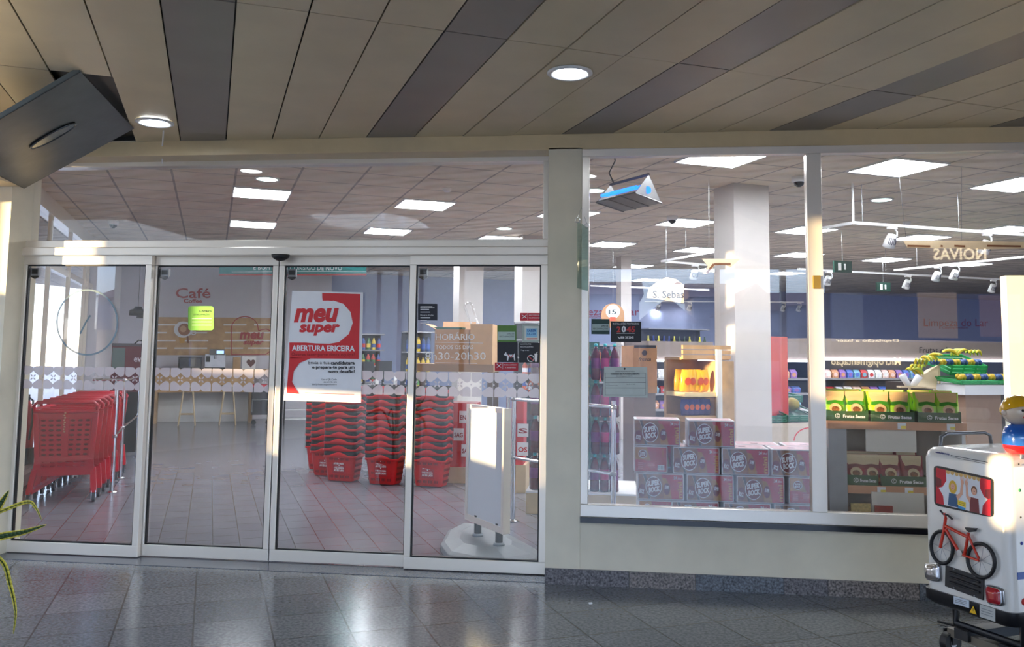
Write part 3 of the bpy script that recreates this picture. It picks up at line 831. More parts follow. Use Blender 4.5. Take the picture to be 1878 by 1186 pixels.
# green exit signs
for px, py, w in ((1545, 489, 'nearer the mullion'), (1620, 526, 'further back, lower')):
    c = fz(px, py, 2.75)
    m = MB(GM); u, v = uv(c); m.cbox((u, v, c.z), (.3, .03, .16), colm((20, 55, 45)))
    m.cbox((u-.06, v-.018, c.z), (.05, .004, .1), M_WHITE); m.cbox((u+.03, v-.018, c.z), (.03, .004, .08), M_WHITE)
    m.tube([(u, v, c.z+.08), (u, v, ZC)], .003, M_STEEL, 5)
    tag(m.build('exit_sign'), 'small dark green exit sign hanging ' + w, 'sign')

# insect trap lamp
c = fy(1152, 350, .75)
t = empty('insect_lamp', (0, 0, 0), 0, 'triangular steel insect lamp with blue tubes hung inside the window', 'insect lamp')
k = MB(); La, Lb = fy(1094, 368, .95), fy(1165, 373, .55); Ra, Rb = fy(1213, 358, 1.0), fy(1128, 352, 1.35)
TA, TB = fy(1175, 320, .78), fy(1125, 342, 1.15)
g1 = mat('insect_lamp_shell', (104, 102, 100), .35, .4)
zb3 = (La.z+Lb.z+Ra.z)/3; base = [Vector((p.x, p.y, zb3)) for p in (La, Lb, Ra, La+Ra-Lb)]
ap = [(base[1]+base[2])/2 + Vector((0, 0, .19)), (base[0]+base[3])/2 + Vector((0, 0, .19))]
k.prism([base[1], base[2], ap[0]], (base[0]-base[1]).normalized()*.006, g1); k.prism([base[0], base[3], ap[1]], -(base[0]-base[1]).normalized()*.006, g1)
k.prism([base[1]+(base[0]-base[1])*0, base[0], base[3], base[2]], (0, 0, .012), g1)
k.tube([ap[0], ap[1]], .012, g1, 6)
for i in range(4):
    a = base[0] + (base[1]-base[0])*(i/3); b = base[3] + (base[2]-base[3])*(i/3); k.tube([a, b], .008, g1, 4)
k.prism([base[0]*.5+base[1]*.5 + Vector((0, 0, .0)), (base[3]+base[2])/2, (base[3]+base[2])/2+Vector((0, 0, .004)), (base[0]+base[1])/2+Vector((0, 0, .004))], (base[0]-base[1])*.02, g1)
k.build('housing', t)
UVB = mat('blue_tube_glow', (60, 120, 255), .3, emit=(30, 110, 255), es=2.0)
for f_ in (.12, .3): 
    a = base[0]+(base[3]-base[0])*f_; b = base[1]+(base[2]-base[1])*f_; MB().tube([a+(b-a)*.05+Vector((0, 0, .05+.1*f_)), a+(b-a)*.95+Vector((0, 0, .05+.1*f_))], .014, UVB, 8).build('blue_tube', t)
mid = base[1]+(base[2]-base[1])*.45 + Vector((0, 0, .06)); e = (base[1]-base[0]).normalized()*.004
MB().cyl(mid+e, mid+e*2.4, .03, UVB, 14).build('glow_window', t)
tx = fy(1126, 290, 1.0)
tag(MB().tube([Vector((tx.x, ap[1].y, ZC)), Vector((tx.x, ap[1].y, ap[1].z+.3)), Vector((tx.x+.01, ap[1].y, ap[1].z+.2)), Vector((tx.x-.04, ap[1].y, ap[1].z+.1)), ap[1]+(ap[0]-ap[1])*.1], .006, M_BLACK, 6).build('power_cable'), 'black cable dropping to the insect lamp', 'cable')

# cafe in the far left
cf = MB(); A = Art(cf, GV*(VB-.02), GV, .004)
A.slab([(270, 581), (503, 583), (503, 651), (270, 651)], M_WOOD, .015)
lit = mat('slat_light', (240, 236, 230), .5)
for i, y in enumerate((594, 608.5, 623, 637)):
    for x0, x1 in (((284, 322), (336, 382), (410, 452), (466, 500)) if i % 2 == 0 else ((284, 306), (320, 380), (412, 446), (455, 500))): A.rect(x0, y, x1, y+2.6, lit, 1)
HR = mat('heart_red', (170, 45, 45), .5)
hp = [(424, 650), (424, 605)] + [(424+25-25*cos(k*pi/8), 603-23*sin(k*pi/8)) for k in range(0, 8)] + [(474, 606), (488, 603), (500, 608), (504, 622), (500, 640), (487, 650), (424, 650)]
A.line(hp, 1.6, HR, 3)
A.text('meu', 439, 484, 621, 17, HR, 3, bold=.04, shear=.2); A.text('super', 446, 484, 631, 8.5, HR, 3, bold=.045, shear=.2)
A.disc(336, 604, 17, M_WHITE, 3, ry=15); A.disc(338, 604, 11.5, colm((150, 95, 60)), 4, ry=11); A.disc(336, 603, 6, colm((205, 165, 125)), 5, ry=6); A.ring(355, 610, 5, 1.6, M_WHITE, 3, ry=4)
A.poly([(328, 619), (340, 619), (338, 629), (330, 629)], colm((200, 150, 60)), 4); A.line([(344, 616), (345, 629)], 3, colm((130, 80, 50)), 4)
tag(cf.build('wall_panel'), 'wood slat wall panel with a coffee cup picture and heart logo', 'panel')
m = MB(); A = Art(m, GV*(VB-.01), GV, .003)
A.text('Café', 322, 386, 546, 18, HR, 1, bold=.012); A.text('Coffee', 337, 371, 555, 7, HR, 1, bold=.03)
tag(m.build('wall_lettering'), 'red lettering Café Coffee on the white back wall', 'lettering')
m = MB(); A = Art(m, GV*9.6, GV, .003)
TE = mat('teal_banner', (22, 118, 118), .5, var=.02)
A.slab([(402, 462), (672, 458), (672, 501), (402, 503)], TE, .02); A.rect(402, 502, 672, 505, M_DRED); A.line([(425, 498.5), (672, 497)], .7, M_PAPER, 2)
A.text('É BOM ESTAR CONSIGO DE NOVO', 465, 627, 494.5, 8, M_PAPER, 2, dy=1)
tag(m.build('hanging_banner'), 'teal banner with white writing hung from the shop ceiling', 'banner')
VC = 13.3
def du(px, v=VC, y=700): return uv(fv(px, y, v))[0]
bc = empty('bar_counter', (0, 0, 0), 0, 'long wooden café bar counter with two stools under it', 'counter')
gb(MB(), du(282), VC-.02, 1.03, du(505), VB-.05, 1.08, M_WOOD).build('countertop', bc)
gb(MB(), du(282), VC+.02, .62, du(466), VC+.06, 1.03, M_WOOD).build('front_panel', bc)
gb(MB(), du(282), VC, 0, du(290), VB-.05, 1.03, M_WOOD).build('side_panel', bc); gb(MB(), du(458), VC, 0, du(465), VB-.05, 1.03, M_WOOD).build('side_panel', bc)
gb(MB(), du(290), VC+.4, 0, du(458), VC+.44, 1.03, M_WHITE).build('back_panel', bc)
st0 = None
for px, w in ((346, 'left'), (420, 'right')):
    c = gp(du(px, 12.9), 12.85, 0)
    if st0 is None:
        t = empty('bar_stool', c, TH)
        MB().lathe([(.001, .74), (.17, .74), (.18, .76), (.17, .78), (.001, .78)], M_PLY, n=20).build('seat', t)
        for a in (1, 3, 5, 7):
            MB().cyl((.11*cos(a*pi/4), .11*sin(a*pi/4), .75), (.22*cos(a*pi/4), .22*sin(a*pi/4), 0), .017, M_PLY, 8, .012).build('leg', t)
        fr_ = MB()
        for a in (1, 3, 5, 7):
            p = Vector((.19*cos(a*pi/4), .19*sin(a*pi/4), .22)); q = Vector((.19*cos(a*pi/4+pi/2), .19*sin(a*pi/4+pi/2), .22)); fr_.tube([p, q], .01, M_PLY, 6)
        fr_.build('footrest', t); st0 = t
    else: t = copy_tree(st0); t.location = c
    tag(t, w + ' pale wooden bar stool under the café counter', 'stool', 'bar stools at the café counter')
def cobj(name, label, cat, px0, px1, y0, v0, v1, zb, build):
    u0, u1 = du(px0, v0), du(px1, v0); z1 = hz(gp((u0+u1)/2, v0), y0); m = MB(GM); build(m, u0, u1, v0, v1, zb, z1); return tag(m.build(name, bevel=.006), label, cat)
def b_mw(m, u0, u1, v0, v1, z0, z1):
    m.box(u0, v0, z0, u1, v1, z1, colm((60, 60, 66))); m.box(u0+.03, v0-.012, z0+.03, u1-.12, v0, z1-.03, mat('oven_glass', (15, 15, 18), .1)); m.box(u1-.1, v0-.012, z0+.03, u1-.02, v0, z1-.03, colm((90, 90, 95)))
cobj('microwave_oven', 'black microwave oven on the café counter', 'microwave', 325, 368, 654, 13.5, 13.9, 1.08, b_mw)
def b_cm(m, u0, u1, v0, v1, z0, z1):
    w = u1-u0; m.box(u0, v0+.1, z0, u1, v1, z1-.1, M_STEEL); m.box(u0+w*.2, v0, z1-.12, u1-.02, v1, z1, colm((110, 110, 112))); m.box(u1-w*.45, v0-.01, z1-.09, u1-w*.1, v0, z1-.03, mat('small_screen', (150, 190, 240), .3, emit=(150, 190, 240), es=1.2))
    m.box(u0, v0, z0, u1, v0+.12, z0+.04, colm((50, 50, 52))); m.cyl((u0+w*.5, v0+.05, z1-.12), (u0+w*.5, v0+.05, z1-.2), .02, M_CHROME, 8); m.box(u0+.02, v0+.08, z0+.15, u0+.1, v0+.1, z1-.15, M_BLACK)
cobj('coffee_machine', 'steel coffee machine with a small lit screen on the café counter', 'coffee machine', 374, 412, 640, 13.5, 13.9, 1.08, b_cm)
def b_bx(m, u0, u1, v0, v1, z0, z1):
    m.box(u0, v0, z0, u1, v1, z1, M_WHITE); c = ((u0+u1)/2+.04, v0-.003, (z0+z1)/2); m.poly([(c[0]+.09*sin(t)**3, c[1], c[2]+.006*(13*cos(t)-5*cos(2*t)-2*cos(3*t)-cos(4*t))) for t in [k*pi/9 for k in range(18)]], colm((90, 45, 40)))
cobj('cup_box', 'white box printed with a dark heart at the right of the café counter', 'box', 442, 468, 653, 13.5, 13.75, 1.08, b_bx)
cobj('wooden_box', 'small brown box between coffee machine and white box', 'box', 426, 440, 655, 13.55, 13.75, 1.08, lambda m, *a: m.box(a[0], a[2], a[4], a[1], a[3], a[5], M_WOOD))
# far equipment
t = empty('service_trolley', gp(du(480, 12.9), 12.9), TH, 'dark trolley with a red top beside the café counter', 'trolley')
MB().box(-.18, -.2, .2, .18, .2, .75, colm((45, 45, 52))).build('body', t); MB().box(-.19, -.21, .75, .19, .21, .8, M_RED).build('lid', t)
for a in (-.14, .14): MB().cyl((a, -.2, .05), (a, -.16, .05), .05, M_BLACK, 12).build('wheel', t)
MB().tube([(-.18, -.22, .25), (-.18, -.22, .5), (.18, -.22, .5), (.18, -.22, .25)], .012, M_STEEL, 6).build('handle', t)
t = empty('wire_rack', gp(du(535, 12.6), 12.6), TH, 'low dark rack with white bars behind the poster', 'rack')
m = MB()
for z in (.12, .3, .5, .7): m.box(-.14, -.2, z, .3, .2, z+.02, M_WHITE if z > .1 else M_BLACK)
m.build('shelves', t); m = MB()
for a in (-.14, .3): m.tube([(a, -.2, 0), (a, -.2, .9)], .015, M_BLACK, 6)
m.build('frame', t)
# pendant lamps
first = None
for px, py, w in ((253, 573, 'left'), (266, 578, 'right')):
    c = fv(px, py, 10.2 if w == 'left' else 10.9)
    if first is None:
        t = empty('pendant_lamp', c); MB().lathe([(.001, .1), (.05, .1), (.07, .06), (.13, .04), (.14, -.05), (.13, -.05), (.12, .02), (.001, .03)], colm((32, 34, 40), .4), n=20).build('shade', t)
        MB().lathe([(.001, -.03), (.11, -.03), (.11, -.04), (.001, -.04)], mat('warm_bulb', (255, 230, 180), .4, emit=(255, 220, 170), es=6), n=16).build('bulb', t)
        MB().cyl((0, 0, .1), (0, 0, 1.2), .004, M_BLACK, 5).build('cord', t); first = t
    else: t = copy_tree(first); t.location = c
    tag(t, w + ' black pendant lamp over the café', 'lamp', 'pendant lamps of the café')
# burgundy kiosk and dark cabinet
K0 = gp(*uv(fz(236, 826)), 0); ku, kvv = uv(K0)
t = empty('vending_kiosk', K0, TH, 'burgundy and black self service machine behind the trolleys', 'kiosk')
zk = hz(K0, 631); BG = mat('burgundy', (88, 26, 40), .35)
MB().box(-.3, -.2, 0, .2, .3, .86, colm((24, 26, 32))).build('cabinet', t)
m = MB(); m.box(-.28, -.16, .86, .24, .28, zk, BG); m.box(-.27, -.17, 1.2, -.1, -.16, 1.5, mat('grey_screen', (90, 105, 105), .1)); m.text('even', (.02, -.166, 1.3), (.2, 0, 0), (0, 0, .09), colm((200, 190, 200)), bold=.02); m.box(-.28, -.17, zk-.03, .24, .28, zk+.01, colm((70, 66, 72))); m.build('screen_unit', t)
MB().tube([(.0, .0, zk), (.06, 0, zk+.06), (.14, 0, zk+.05)], .01, M_BLACK, 6).build('lamp_arm', t)
# ---------------------------------------------------------------- rails
def base_flange(m, p, r=.055): m.lathe([(.001, 0), (r, 0), (r, .008), (.03, .02), (.001, .02)], M_CHROME, p, 16)
def railing(name, label, posts, H, rails, extra=()):
    t = empty(name, (0, 0, 0), 0, label, 'railing')
    for p in posts:
        m = MB(); m.cyl(p, p+Vector((0, 0, H)), .021, M_CHROME, 12); base_flange(m, p); m.build('post', t)
        c = MB()
        for z in rails: c.ball(p+Vector((-.0, -.0, z)), .028, M_STEEL, 10)
        c.build('connector', t)
    for z in rails:
        for a, b in zip(posts, posts[1:]): MB().cyl(a+Vector((0, 0, z)), b+Vector((0, 0, z)), .014, M_CHROME, 10).build('rail', t)
    for a, b, z in extra: MB().cyl(a+Vector((0, 0, z)), b+Vector((0, 0, z)), .014, M_CHROME, 10).build('rail', t)
    return t
p1, p2, p3 = fz(205, 903), fz(220, 877), fz(251, 838)
railing('guard_rail', 'chrome guard rail with three posts beside the trolleys', [p1, p2, p3], 1.15, (.58, 1.12), [(p2, p2-GH*.35, 1.13)])
q1 = fz(940, 955); q2 = fy(1125, 800, .95); q2.z = 0
railing('guard_rail', 'chrome guard rail in front of the bottle packs', [q1, q2], 1.13, (.56, 1.08))
ph = fz(930, 905); m = MB(); m.cyl(ph, ph+Vector((0, 0, 1.12)), .02, M_CHROME, 12); base_flange(m, ph)
tag(m.build('barrier_post'), 'single chrome barrier post behind the white display board', 'post')

# ---------------------------------------------------------------- shopping trolleys
RP = mat('trolley_red', (196, 26, 48), .28, var=.04); RPD = mat('trolley_dark_red', (120, 12, 26), .4)
CW_, CD = .52, .78                               # local: x across, y into the row, origin front centre on the floor
cart = empty('shopping_trolley', (0, 0, 0), TH)
b = MB()
tl_, tr_, bl_, br_ = Vector((-.27, 0, .86)), Vector((.27, 0, .86)), Vector((-.235, .05, .4)), Vector((.235, .05, .4))
def pan(m, A_, B_, C_, D_, nx, ny, n):            # pierced panel with rim, A B bottom, D C top
    m.holes(A_, B_-A_, D_-A_, nx, ny, .62, .5, RP)
m0 = MB(); m0.holes(Vector((-.215, .045, .43)), Vector((.2, 0, 0)), Vector((-.015, -.045, .38)), 3, 8, .7, .5, RP); m0.holes(Vector((.015, .045, .43)), Vector((.2, 0, 0)), Vector((.015, -.045, .38)), 3, 8, .7, .5, RP)
m0.add([(-.255, 0, .86), (.255, 0, .86), (-.235, .002, .8), (.235, .002, .8), (-.0, .0, .8)], [(0, 2, 3, 1)], RP)
m0.add([(-.235, .002, .81), (-.215, .046, .43), (-.26, .046, .4), (-.285, 0, .86), (-.25, 0, .86)], [(0, 1, 2, 3, 4)], RP)
m0.add([(.235, .002, .81), (.215, .046, .43), (.26, .046, .4), (.285, 0, .86), (.25, 0, .86)], [(4, 3, 2, 1, 0)], RP)
m0.add([(-.03, .001, .81), (.03, .001, .81), (.03, .045, .43), (-.03, .045, .43)], [(0, 1, 2, 3)], RP)
m0.add([(-.26, .046, .44), (.26, .046, .44), (.26, .046, .4), (-.26, .046, .4)], [(0, 1, 2, 3)], RP)
m0.build('front_panel', cart, solid=.012)
MB().add([(-.235, .03, .8), (.235, .03, .8), (.21, .07, .43), (-.21, .07, .43)], [(0, 1, 2, 3)], RPD).build('dark_backing', cart, solid=.006)  # dark sheet added so the pierced holes look shaded
m1 = MB(); m1.holes(Vector((-.2, .05, .33)), Vector((.4, 0, 0)), Vector((0, 0, .07)), 6, 2, .7, .6, RP)
m1.add([(-.26, .046, .4), (-.2, .05, .4), (-.2, .05, .33), (-.27, .05, .3), ], [(0, 1, 2, 3)], RP); m1.add([(.26, .046, .4), (.2, .05, .4), (.2, .05, .33), (.27, .05, .3)], [(3, 2, 1, 0)], RP)
m1.add([(-.27, .05, .3), (.27, .05, .3), (.27, .05, .335), (-.27, .05, .335)], [(0, 1, 2, 3)], RP)
m1.build('lower_panel', cart, solid=.012)
m2 = MB()
for sgn in (-1, 1):
    m2.taper([(sgn*.285, .0, .86), (sgn*.275, .0, .86), (sgn*.24, .05, .4), (sgn*.25, .05, .4)], [(sgn*.23, .78, .84), (sgn*.22, .78, .84), (sgn*.19, .7, .45), (sgn*.2, .7, .45)], RP)
m2.taper([(-.25, .05, .4), (.25, .05, .4), (.25, .05, .41), (-.25, .05, .41)], [(-.2, .7, .45), (.2, .7, .45), (.2, .7, .46), (-.2, .7, .46)], RP)
m2.taper([(-.23, .77, .84), (.23, .77, .84), (.23, .78, .84), (-.23, .78, .84)], [(-.2, .7, .45), (.2, .7, .45), (.2, .71, .45), (-.2, .71, .45)], RP)
m2.build('basket', cart)
m3 = MB(); m3.tube([(-.27, .02, .86), (-.28, -.03, .93), (-.25, -.06, .965), (.25, -.06, .965), (.28, -.03, .93), (.27, .02, .86)], .017, RP, 8); m3.tube([(-.28, 0, .875), (-.25, -.01, .875), (0, -.02, .868), (.25, -.01, .875), (.28, 0, .875)], .016, RP, 8)
m3.tube([(-.28, 0, .9), (-.225, .78, .88)], .014, RP, 6); m3.tube([(.28, 0, .9), (.225, .78, .88)], .014, RP, 6)
m3.build('handle', cart)
m4 = MB()
for sgn in (-1, 1):
    m4.taper([(sgn*.28, .05, .32), (sgn*.23, .05, .32), (sgn*.23, .1, .32), (sgn*.28, .1, .32)], [(sgn*.31, -.04, .09), (sgn*.26, -.04, .09), (sgn*.26, .02, .09), (sgn*.31, .02, .09)], RP)
    m4.taper([(sgn*.29, -.02, .09), (sgn*.25, -.02, .09), (sgn*.25, -.02, .13), (sgn*.29, -.02, .13)], [(sgn*.2, .72, .12), (sgn*.16, .72, .12), (sgn*.16, .72, .16), (sgn*.2, .72, .16)], RP)
m4.taper([(-.27, .05, .3), (.27, .05, .3), (.24, .05, .25), (-.24, .05, .25)], [(-.27, .09, .3), (.27, .09, .3), (.24, .09, .25), (-.24, .09, .25)], RP)
m4.build('base_frame', cart)
for sx_, yy in ((-.285, -.02), (.285, -.02), (-.18, .72), (.18, .72)):
    m5 = MB(); m5.cyl((sx_-.013, yy, .045), (sx_+.013, yy, .045), .045, mat('grey_wheel', (70, 70, 76), .4), 16); m5.cyl((sx_-.016, yy, .045), (sx_+.016, yy, .045), .022, M_STEEL, 12); m5.box(sx_-.022, yy-.02, .04, sx_-.017, yy+.02, .11, M_CHROME); m5.box(sx_+.017, yy-.02, .04, sx_+.022, yy+.02, .11, M_CHROME)
    m5.build('caster', cart)
ccen = fz(112, 921)
for i in range(8):
    t = cart if i == 0 else copy_tree(cart)
    t.location = ccen + GV*(.3*i) + GH*(.012*i)
    tag(t, 'red plastic shopping trolley at the front of the nested row' if i == 0 else '%s red shopping trolley from the front in the nested row' % ORD[i], 'trolley', 'nested red shopping trolleys')
ch = MB(); P = ccen + Vector((.02, -.05, .86))
for i in range(9): ch.ball(P + Vector((.004*(-1)**i, 0, -.022*i)), .009, mat('chain', (225, 170, 140), .4), 8)
ch.build('chain').parent = None
tag(bpy.data.objects['chain'], 'short pale coin chain dangling on the front trolley', 'chain')
# extinguisher and its sign at the side wall
E0_ = fz(44, 868)
t = empty('fire_extinguisher', E0_, 0, 'red fire extinguisher standing left of the trolleys', 'fire extinguisher')
MB().lathe([(.001, .0), (.075, 0), (.08, .02), (.08, .42), (.06, .5), (.025, .53), (.02, .56), (.001, .56)], M_RED, (0, 0, .3), 18).build('cylinder', t)
MB().box(-.1, -.1, 0, .1, .1, .3, M_INK).build('stand', t)
m = MB(); m.cyl((0, 0, .85), (0, 0, .93), .018, M_BLACK, 8); m.tube([(0, 0, .92), (-.07, -.03, .96), (-.09, -.03, .9)], .01, M_BLACK, 6); m.tube([(0, 0, .9), (.09, -.04, .86), (.1, -.05, .6), (.08, -.06, .4)], .012, M_BLACK, 6); m.build('valve', t)
m = MB(); m.box(-.045, -.085, .5, .045, -.079, .62, M_PAPER); m.build('label', t)

# ---------------------------------------------------------------- stacks of red baskets
BR = mat('basket_red', (214, 16, 28), .3, var=.05); BI = mat('basket_inside_black', (30, 26, 30), .5)
bk = empty('shopping_basket', (0, 0, 0), 0)
def loop(w, d, z, r=.05, wav=0.0):
    o = []
    for cx, cy, a0 in ((w-r, d-r, 0), (-w+r, d-r, pi/2), (-w+r, -d+r, pi), (w-r, -d+r, 3*pi/2)):
        for k in range(4): a = a0+k*pi/6; o.append(Vector((cx+r*cos(a), cy+r*sin(a), z)))
    res = []
    for i in range(16):
        a, b_ = o[i], o[(i+1) % 16]
        res.append(a)
        if i % 4 == 3:
            for s_ in (.14, .28, .42, .5, .58, .72, .86):
                p = a.lerp(b_, s_); res.append(p)
    for p in res:
        sx1 = abs(p.x)/w; sy1 = abs(p.y)/d
        p.z += wav*(max(0, cos(pi*sx1*.8))**1.3 if sy1 > .97 else max(0, cos(pi*sy1*.8))*.7)
    return res
b = MB()
b.loft([loop(.185, .125, 0), loop(.19, .13, .02), loop(.222, .158, .27)], BR, True, False); b.loft([loop(.18, .12, .012), loop(.212, .15, .27)], BI, True, False)
b.add(loop(.185, .125, .006), [tuple(range(44))], BR)
for sgn in (-1, 1):
    for zz, wz in ((.035, .03), (.235, .03)):
        for k in range(-8, 9):
            if abs(k) in (0,): continue
            if abs(k) < 9 and (k % 4 != 0):
                yy = .132 + .028*(zz/.27)+.0015; b.box(k*.019-.006, sgn*yy-.001, zz, k*.019+.006, sgn*yy+.001, zz+wz, RPD)
    for zz in (.035, .1, .165, .235):
        for k in range(-4, 5):
            xx = .192 + .03*(zz/.27)+.0015; b.box(sgn*xx-.001, k*.024-.007, zz, sgn*xx+.001, k*.024+.007, zz+.03, RPD)
b.build('body', bk)
r_ = MB(); r_.loft([loop(.221, .157, .27), loop(.238, .172, .262), loop(.24, .174, .286, wav=.04), loop(.235, .169, .288, wav=.04)], BR, True, False)
r_.build('rim', bk)
h_ = MB(); 
h_.loft([loop(.233, .167, .284), loop(.236, .17, .3), loop(.232, .166, .333), loop(.222, .156, .336)], BI, True, False)
h_.build('handle', bk)
l_ = MB(); l_.box(-.09, -.149, .09, .09, -.139, .2, mat('basket_label', (176, 20, 40), .4)); l_.text('O MELHOR MORA', (-.075, -.1505, .142), (.15, 0, 0), (0, 0, .017), M_PAPER, bold=.03); l_.text('AO SEU LADO', (-.075, -.1505, .112), (.15, 0, 0), (0, 0, .021), M_PAPER, bold=.04); l_.ball((0, -.15, .178), .007, M_PAPER, 8); l_.box(-.06, -.1505, .168, .06, -.15, .1695, M_PAPER)
l_.build('label', bk)
stacks = [((788, 893), 11, 'the stack behind the last door leaf'), ((702, 889), 11, 'the stack right of the poster'), ((625, 883), 11, 'the stack below the poster'), ((599, 873), 11, 'the stack half hidden behind the poster stack'), ((588, 862), 11, 'the leftmost hindmost stack')]
n_ = 0
for (px, py), cnt, w in stacks:
    c = fz(px, py) + Vector((0, .1, .01))
    for i in range(cnt):
        t = bk if n_ == 0 else copy_tree(bk)
        n_ += 1
        t.location = c + Vector((random.uniform(-.003, .003), random.uniform(-.003, .003),   .0765*i)); t.rotation_euler = (0, 0, -.17+random.uniform(-.015, .015)); t.scale = (.86, .86, 1.0)
        wh = 'lowest' if i == 0 else ('topmost' if i == cnt-1 else '%s from the bottom' % ORD[i])
        tag(t, 'red basket, %s in %s' % (wh, w), 'basket', 'red baskets stacked inside the doors')

# ---------------------------------------------------------------- white A-board on a grey foot
GB = mat('grey_base_plastic', (142, 148, 152), .45, var=.04)
f1, f2 = fz(876, 982, .1), fz(915, 999, .1)
ad = (f2-f1); ad.z = 0; cA = (f1+f2)/2; cA.z = 0
e_l = hit(861, 800, cA, Vector((-ad.y, ad.x, 0))); e_r = hit(931, 800, cA, Vector((-ad.y, ad.x, 0)))
adn = ad.normalized(); nn = Vector((adn.y, -adn.x, 0))
if nn.dot(EYEPOS-cA) < 0: nn = -nn
sl, sr = (e_l-cA).dot(adn), (e_r-cA).dot(adn)
ab = empty('display_board', (0, 0, 0), 0, 'blank white display board in an aluminium frame on a grey plastic foot', 'display board')
zt0, zb0 = hz(cA+adn*sl, 740), hz(cA+adn*sl, 951)
def bp(a, z, o=0): return cA + adn*a + nn*o + Vector((0, 0, z))
m = MB(); FWd = .035
def bar(m, a0, z0, a1, z1, o0, o1, mt): m.prism([bp(a0, z0, o0), bp(a1, z0, o0), bp(a1, z1, o0), bp(a0, z1, o0)], nn*(o1-o0), mt)
bar(m, sl, zb0, sl+FWd, zt0, -.03, .03, M_FRAME); bar(m, sr-FWd, zb0, sr, zt0, -.03, .03, M_FRAME); bar(m, sl+FWd, zb0, sr-FWd, zb0+FWd*1.3, -.03, .03, M_FRAME); bar(m, sl+FWd, zt0-FWd, sr-FWd, zt0, -.03, .03, M_FRAME)
m.build('frame', ab, bevel=.004)
m = MB(); bar(m, sl+FWd, zb0+FWd*1.3, sr-FWd, zt0-FWd, -.02, .02, mat('white_board', (228, 232, 236), .22, var=.01)); m.build('board', ab)
m = MB(); Pp = [fz(808, 993, .07), fz(822, 968, .07), fz(850, 955, .07), fz(905, 960, .07), fz(985, 1003, .07), fz(983, 1018, .07), fz(930, 1026, .07), fz(868, 1022, .07), fz(822, 1012, .07)]
lo = [Vector((p.x, p.y, .0)) for p in Pp]; mc = sum(lo, Vector())/len(lo)
m.loft([[mc+(p-mc)*.97 for p in lo], lo, [p+Vector((0, 0, .05)) for p in lo], [mc+(p-mc)*.9+Vector((0, 0, .07)) for p in lo], [mc+(p-mc)*.55+Vector((0, 0, .1)) for p in lo]], GB, False)
m.build('foot', ab, bevel=.006)
for f0 in (f1, f2):
    p = Vector((f0.x, f0.y, .095)); m = MB(); m.cyl(p, p+Vector((0, 0, .16)), .028, colm((80, 82, 84)), 14); m.lathe([(.001, 0), (.045, 0), (.04, .02), (.03, .025), (.001, .025)], GB, p, 14); m.build('post', ab)

# ---------------------------------------------------------------- cardboard boxes on the counter behind the doors
cy = 3.9
tb = empty('packing_table', (0, 0, 0), 0, 'low brown table under the open cardboard boxes', 'table')
xa, xb = fy(752, 670, cy).x, fy(905, 670, cy).x; zt1 = fy(800, 667, cy).z; zt0_ = fy(800, 681, cy).z
MB().box(xa, cy, zt0_, xb, cy+.6, zt1, mat('counter_brown', (150, 112, 76), .5)).build('table_top', tb)
for x in (xa+.04, xb-.04):
    for y in (cy+.04, cy+.54): MB().box(x-.03, y-.03, 0, x+.03, y+.03, zt0_, colm((95, 80, 70))).build('leg', tb)
def cbx(name, label, px0, px1, pyt, Y, dep, flaps=True, mt=M_CARD):
    x0, x1 = fy(px0, 640, Y).x, fy(px1, 640, Y).x; z1 = fy(px0, pyt, Y).z; m = MB(); g = .006
    m.box(x0, Y, zt1, x1, Y+g, z1, mt); m.box(x0, Y+dep-g, zt1, x1, Y+dep, z1, mt); m.box(x0, Y+g, zt1, x0+g, Y+dep-g, z1, mt); m.box(x1-g, Y+g, zt1, x1, Y+dep-g, z1, mt); m.box(x0+g, Y+g, zt1, x1-g, Y+dep-g, zt1+g, mt)
    o = m.build(name)
    if flaps:
        f = MB(); f.prism([(x0, Y, z1), (x0, Y+dep, z1), (x0-.12, Y+dep, z1+.06), (x0-.12, Y, z1+.06)], (0, 0, .004), mt); f.prism([(x0, Y+dep, z1), (x1, Y+dep, z1), (x1, Y+dep+.05, z1+.1), (x0, Y+dep+.05, z1+.1)], (0, 0, .004), mt); f.build('flap', o)
    return tag(o, label, 'box')
cbx('cardboard_box', 'open brown cardboard box left of the taller box behind the last door leaf', 797, 860, 603, cy+.05, .45)
cbx('cardboard_box', 'taller plain cardboard box right of the open one behind the last door leaf', 862, 903, 594, cy+.02, .45, False, mat('card_light', (196, 150, 96), .7))
m = MB(); x0 = fy(805, 600, cy+.2); m.taper([(x0.x, cy+.15, x0.z-.15), (x0.x+.25, cy+.15, x0.z-.15), (x0.x+.25, cy+.3, x0.z-.15), (x0.x, cy+.3, x0.z-.15)], [(x0.x-.05, cy+.12, x0.z), (x0.x+.3, cy+.12, x0.z), (x0.x+.3, cy+.33, x0.z), (x0.x-.05, cy+.33, x0.z)], colm((50, 120, 110)))
tag(m.build('green_tub'), 'green and red tub sticking out of the open cardboard box', 'tub')
m = MB(); a_ = fy(855, 556, cy+.2); b_ = fy(868, 604, cy+.2); c_ = fy(880, 604, cy+.2)
m.tube([b_, fy(852, 562, cy+.2), a_, fy(862, 554, cy+.2), fy(866, 562, cy+.2), c_], .012, glass('clear_plastic', (.92, .92, .92), .25, .1), 8)
tag(m.build('plastic_sleeve'), 'clear plastic sleeve standing in the taller cardboard box', 'sleeve')
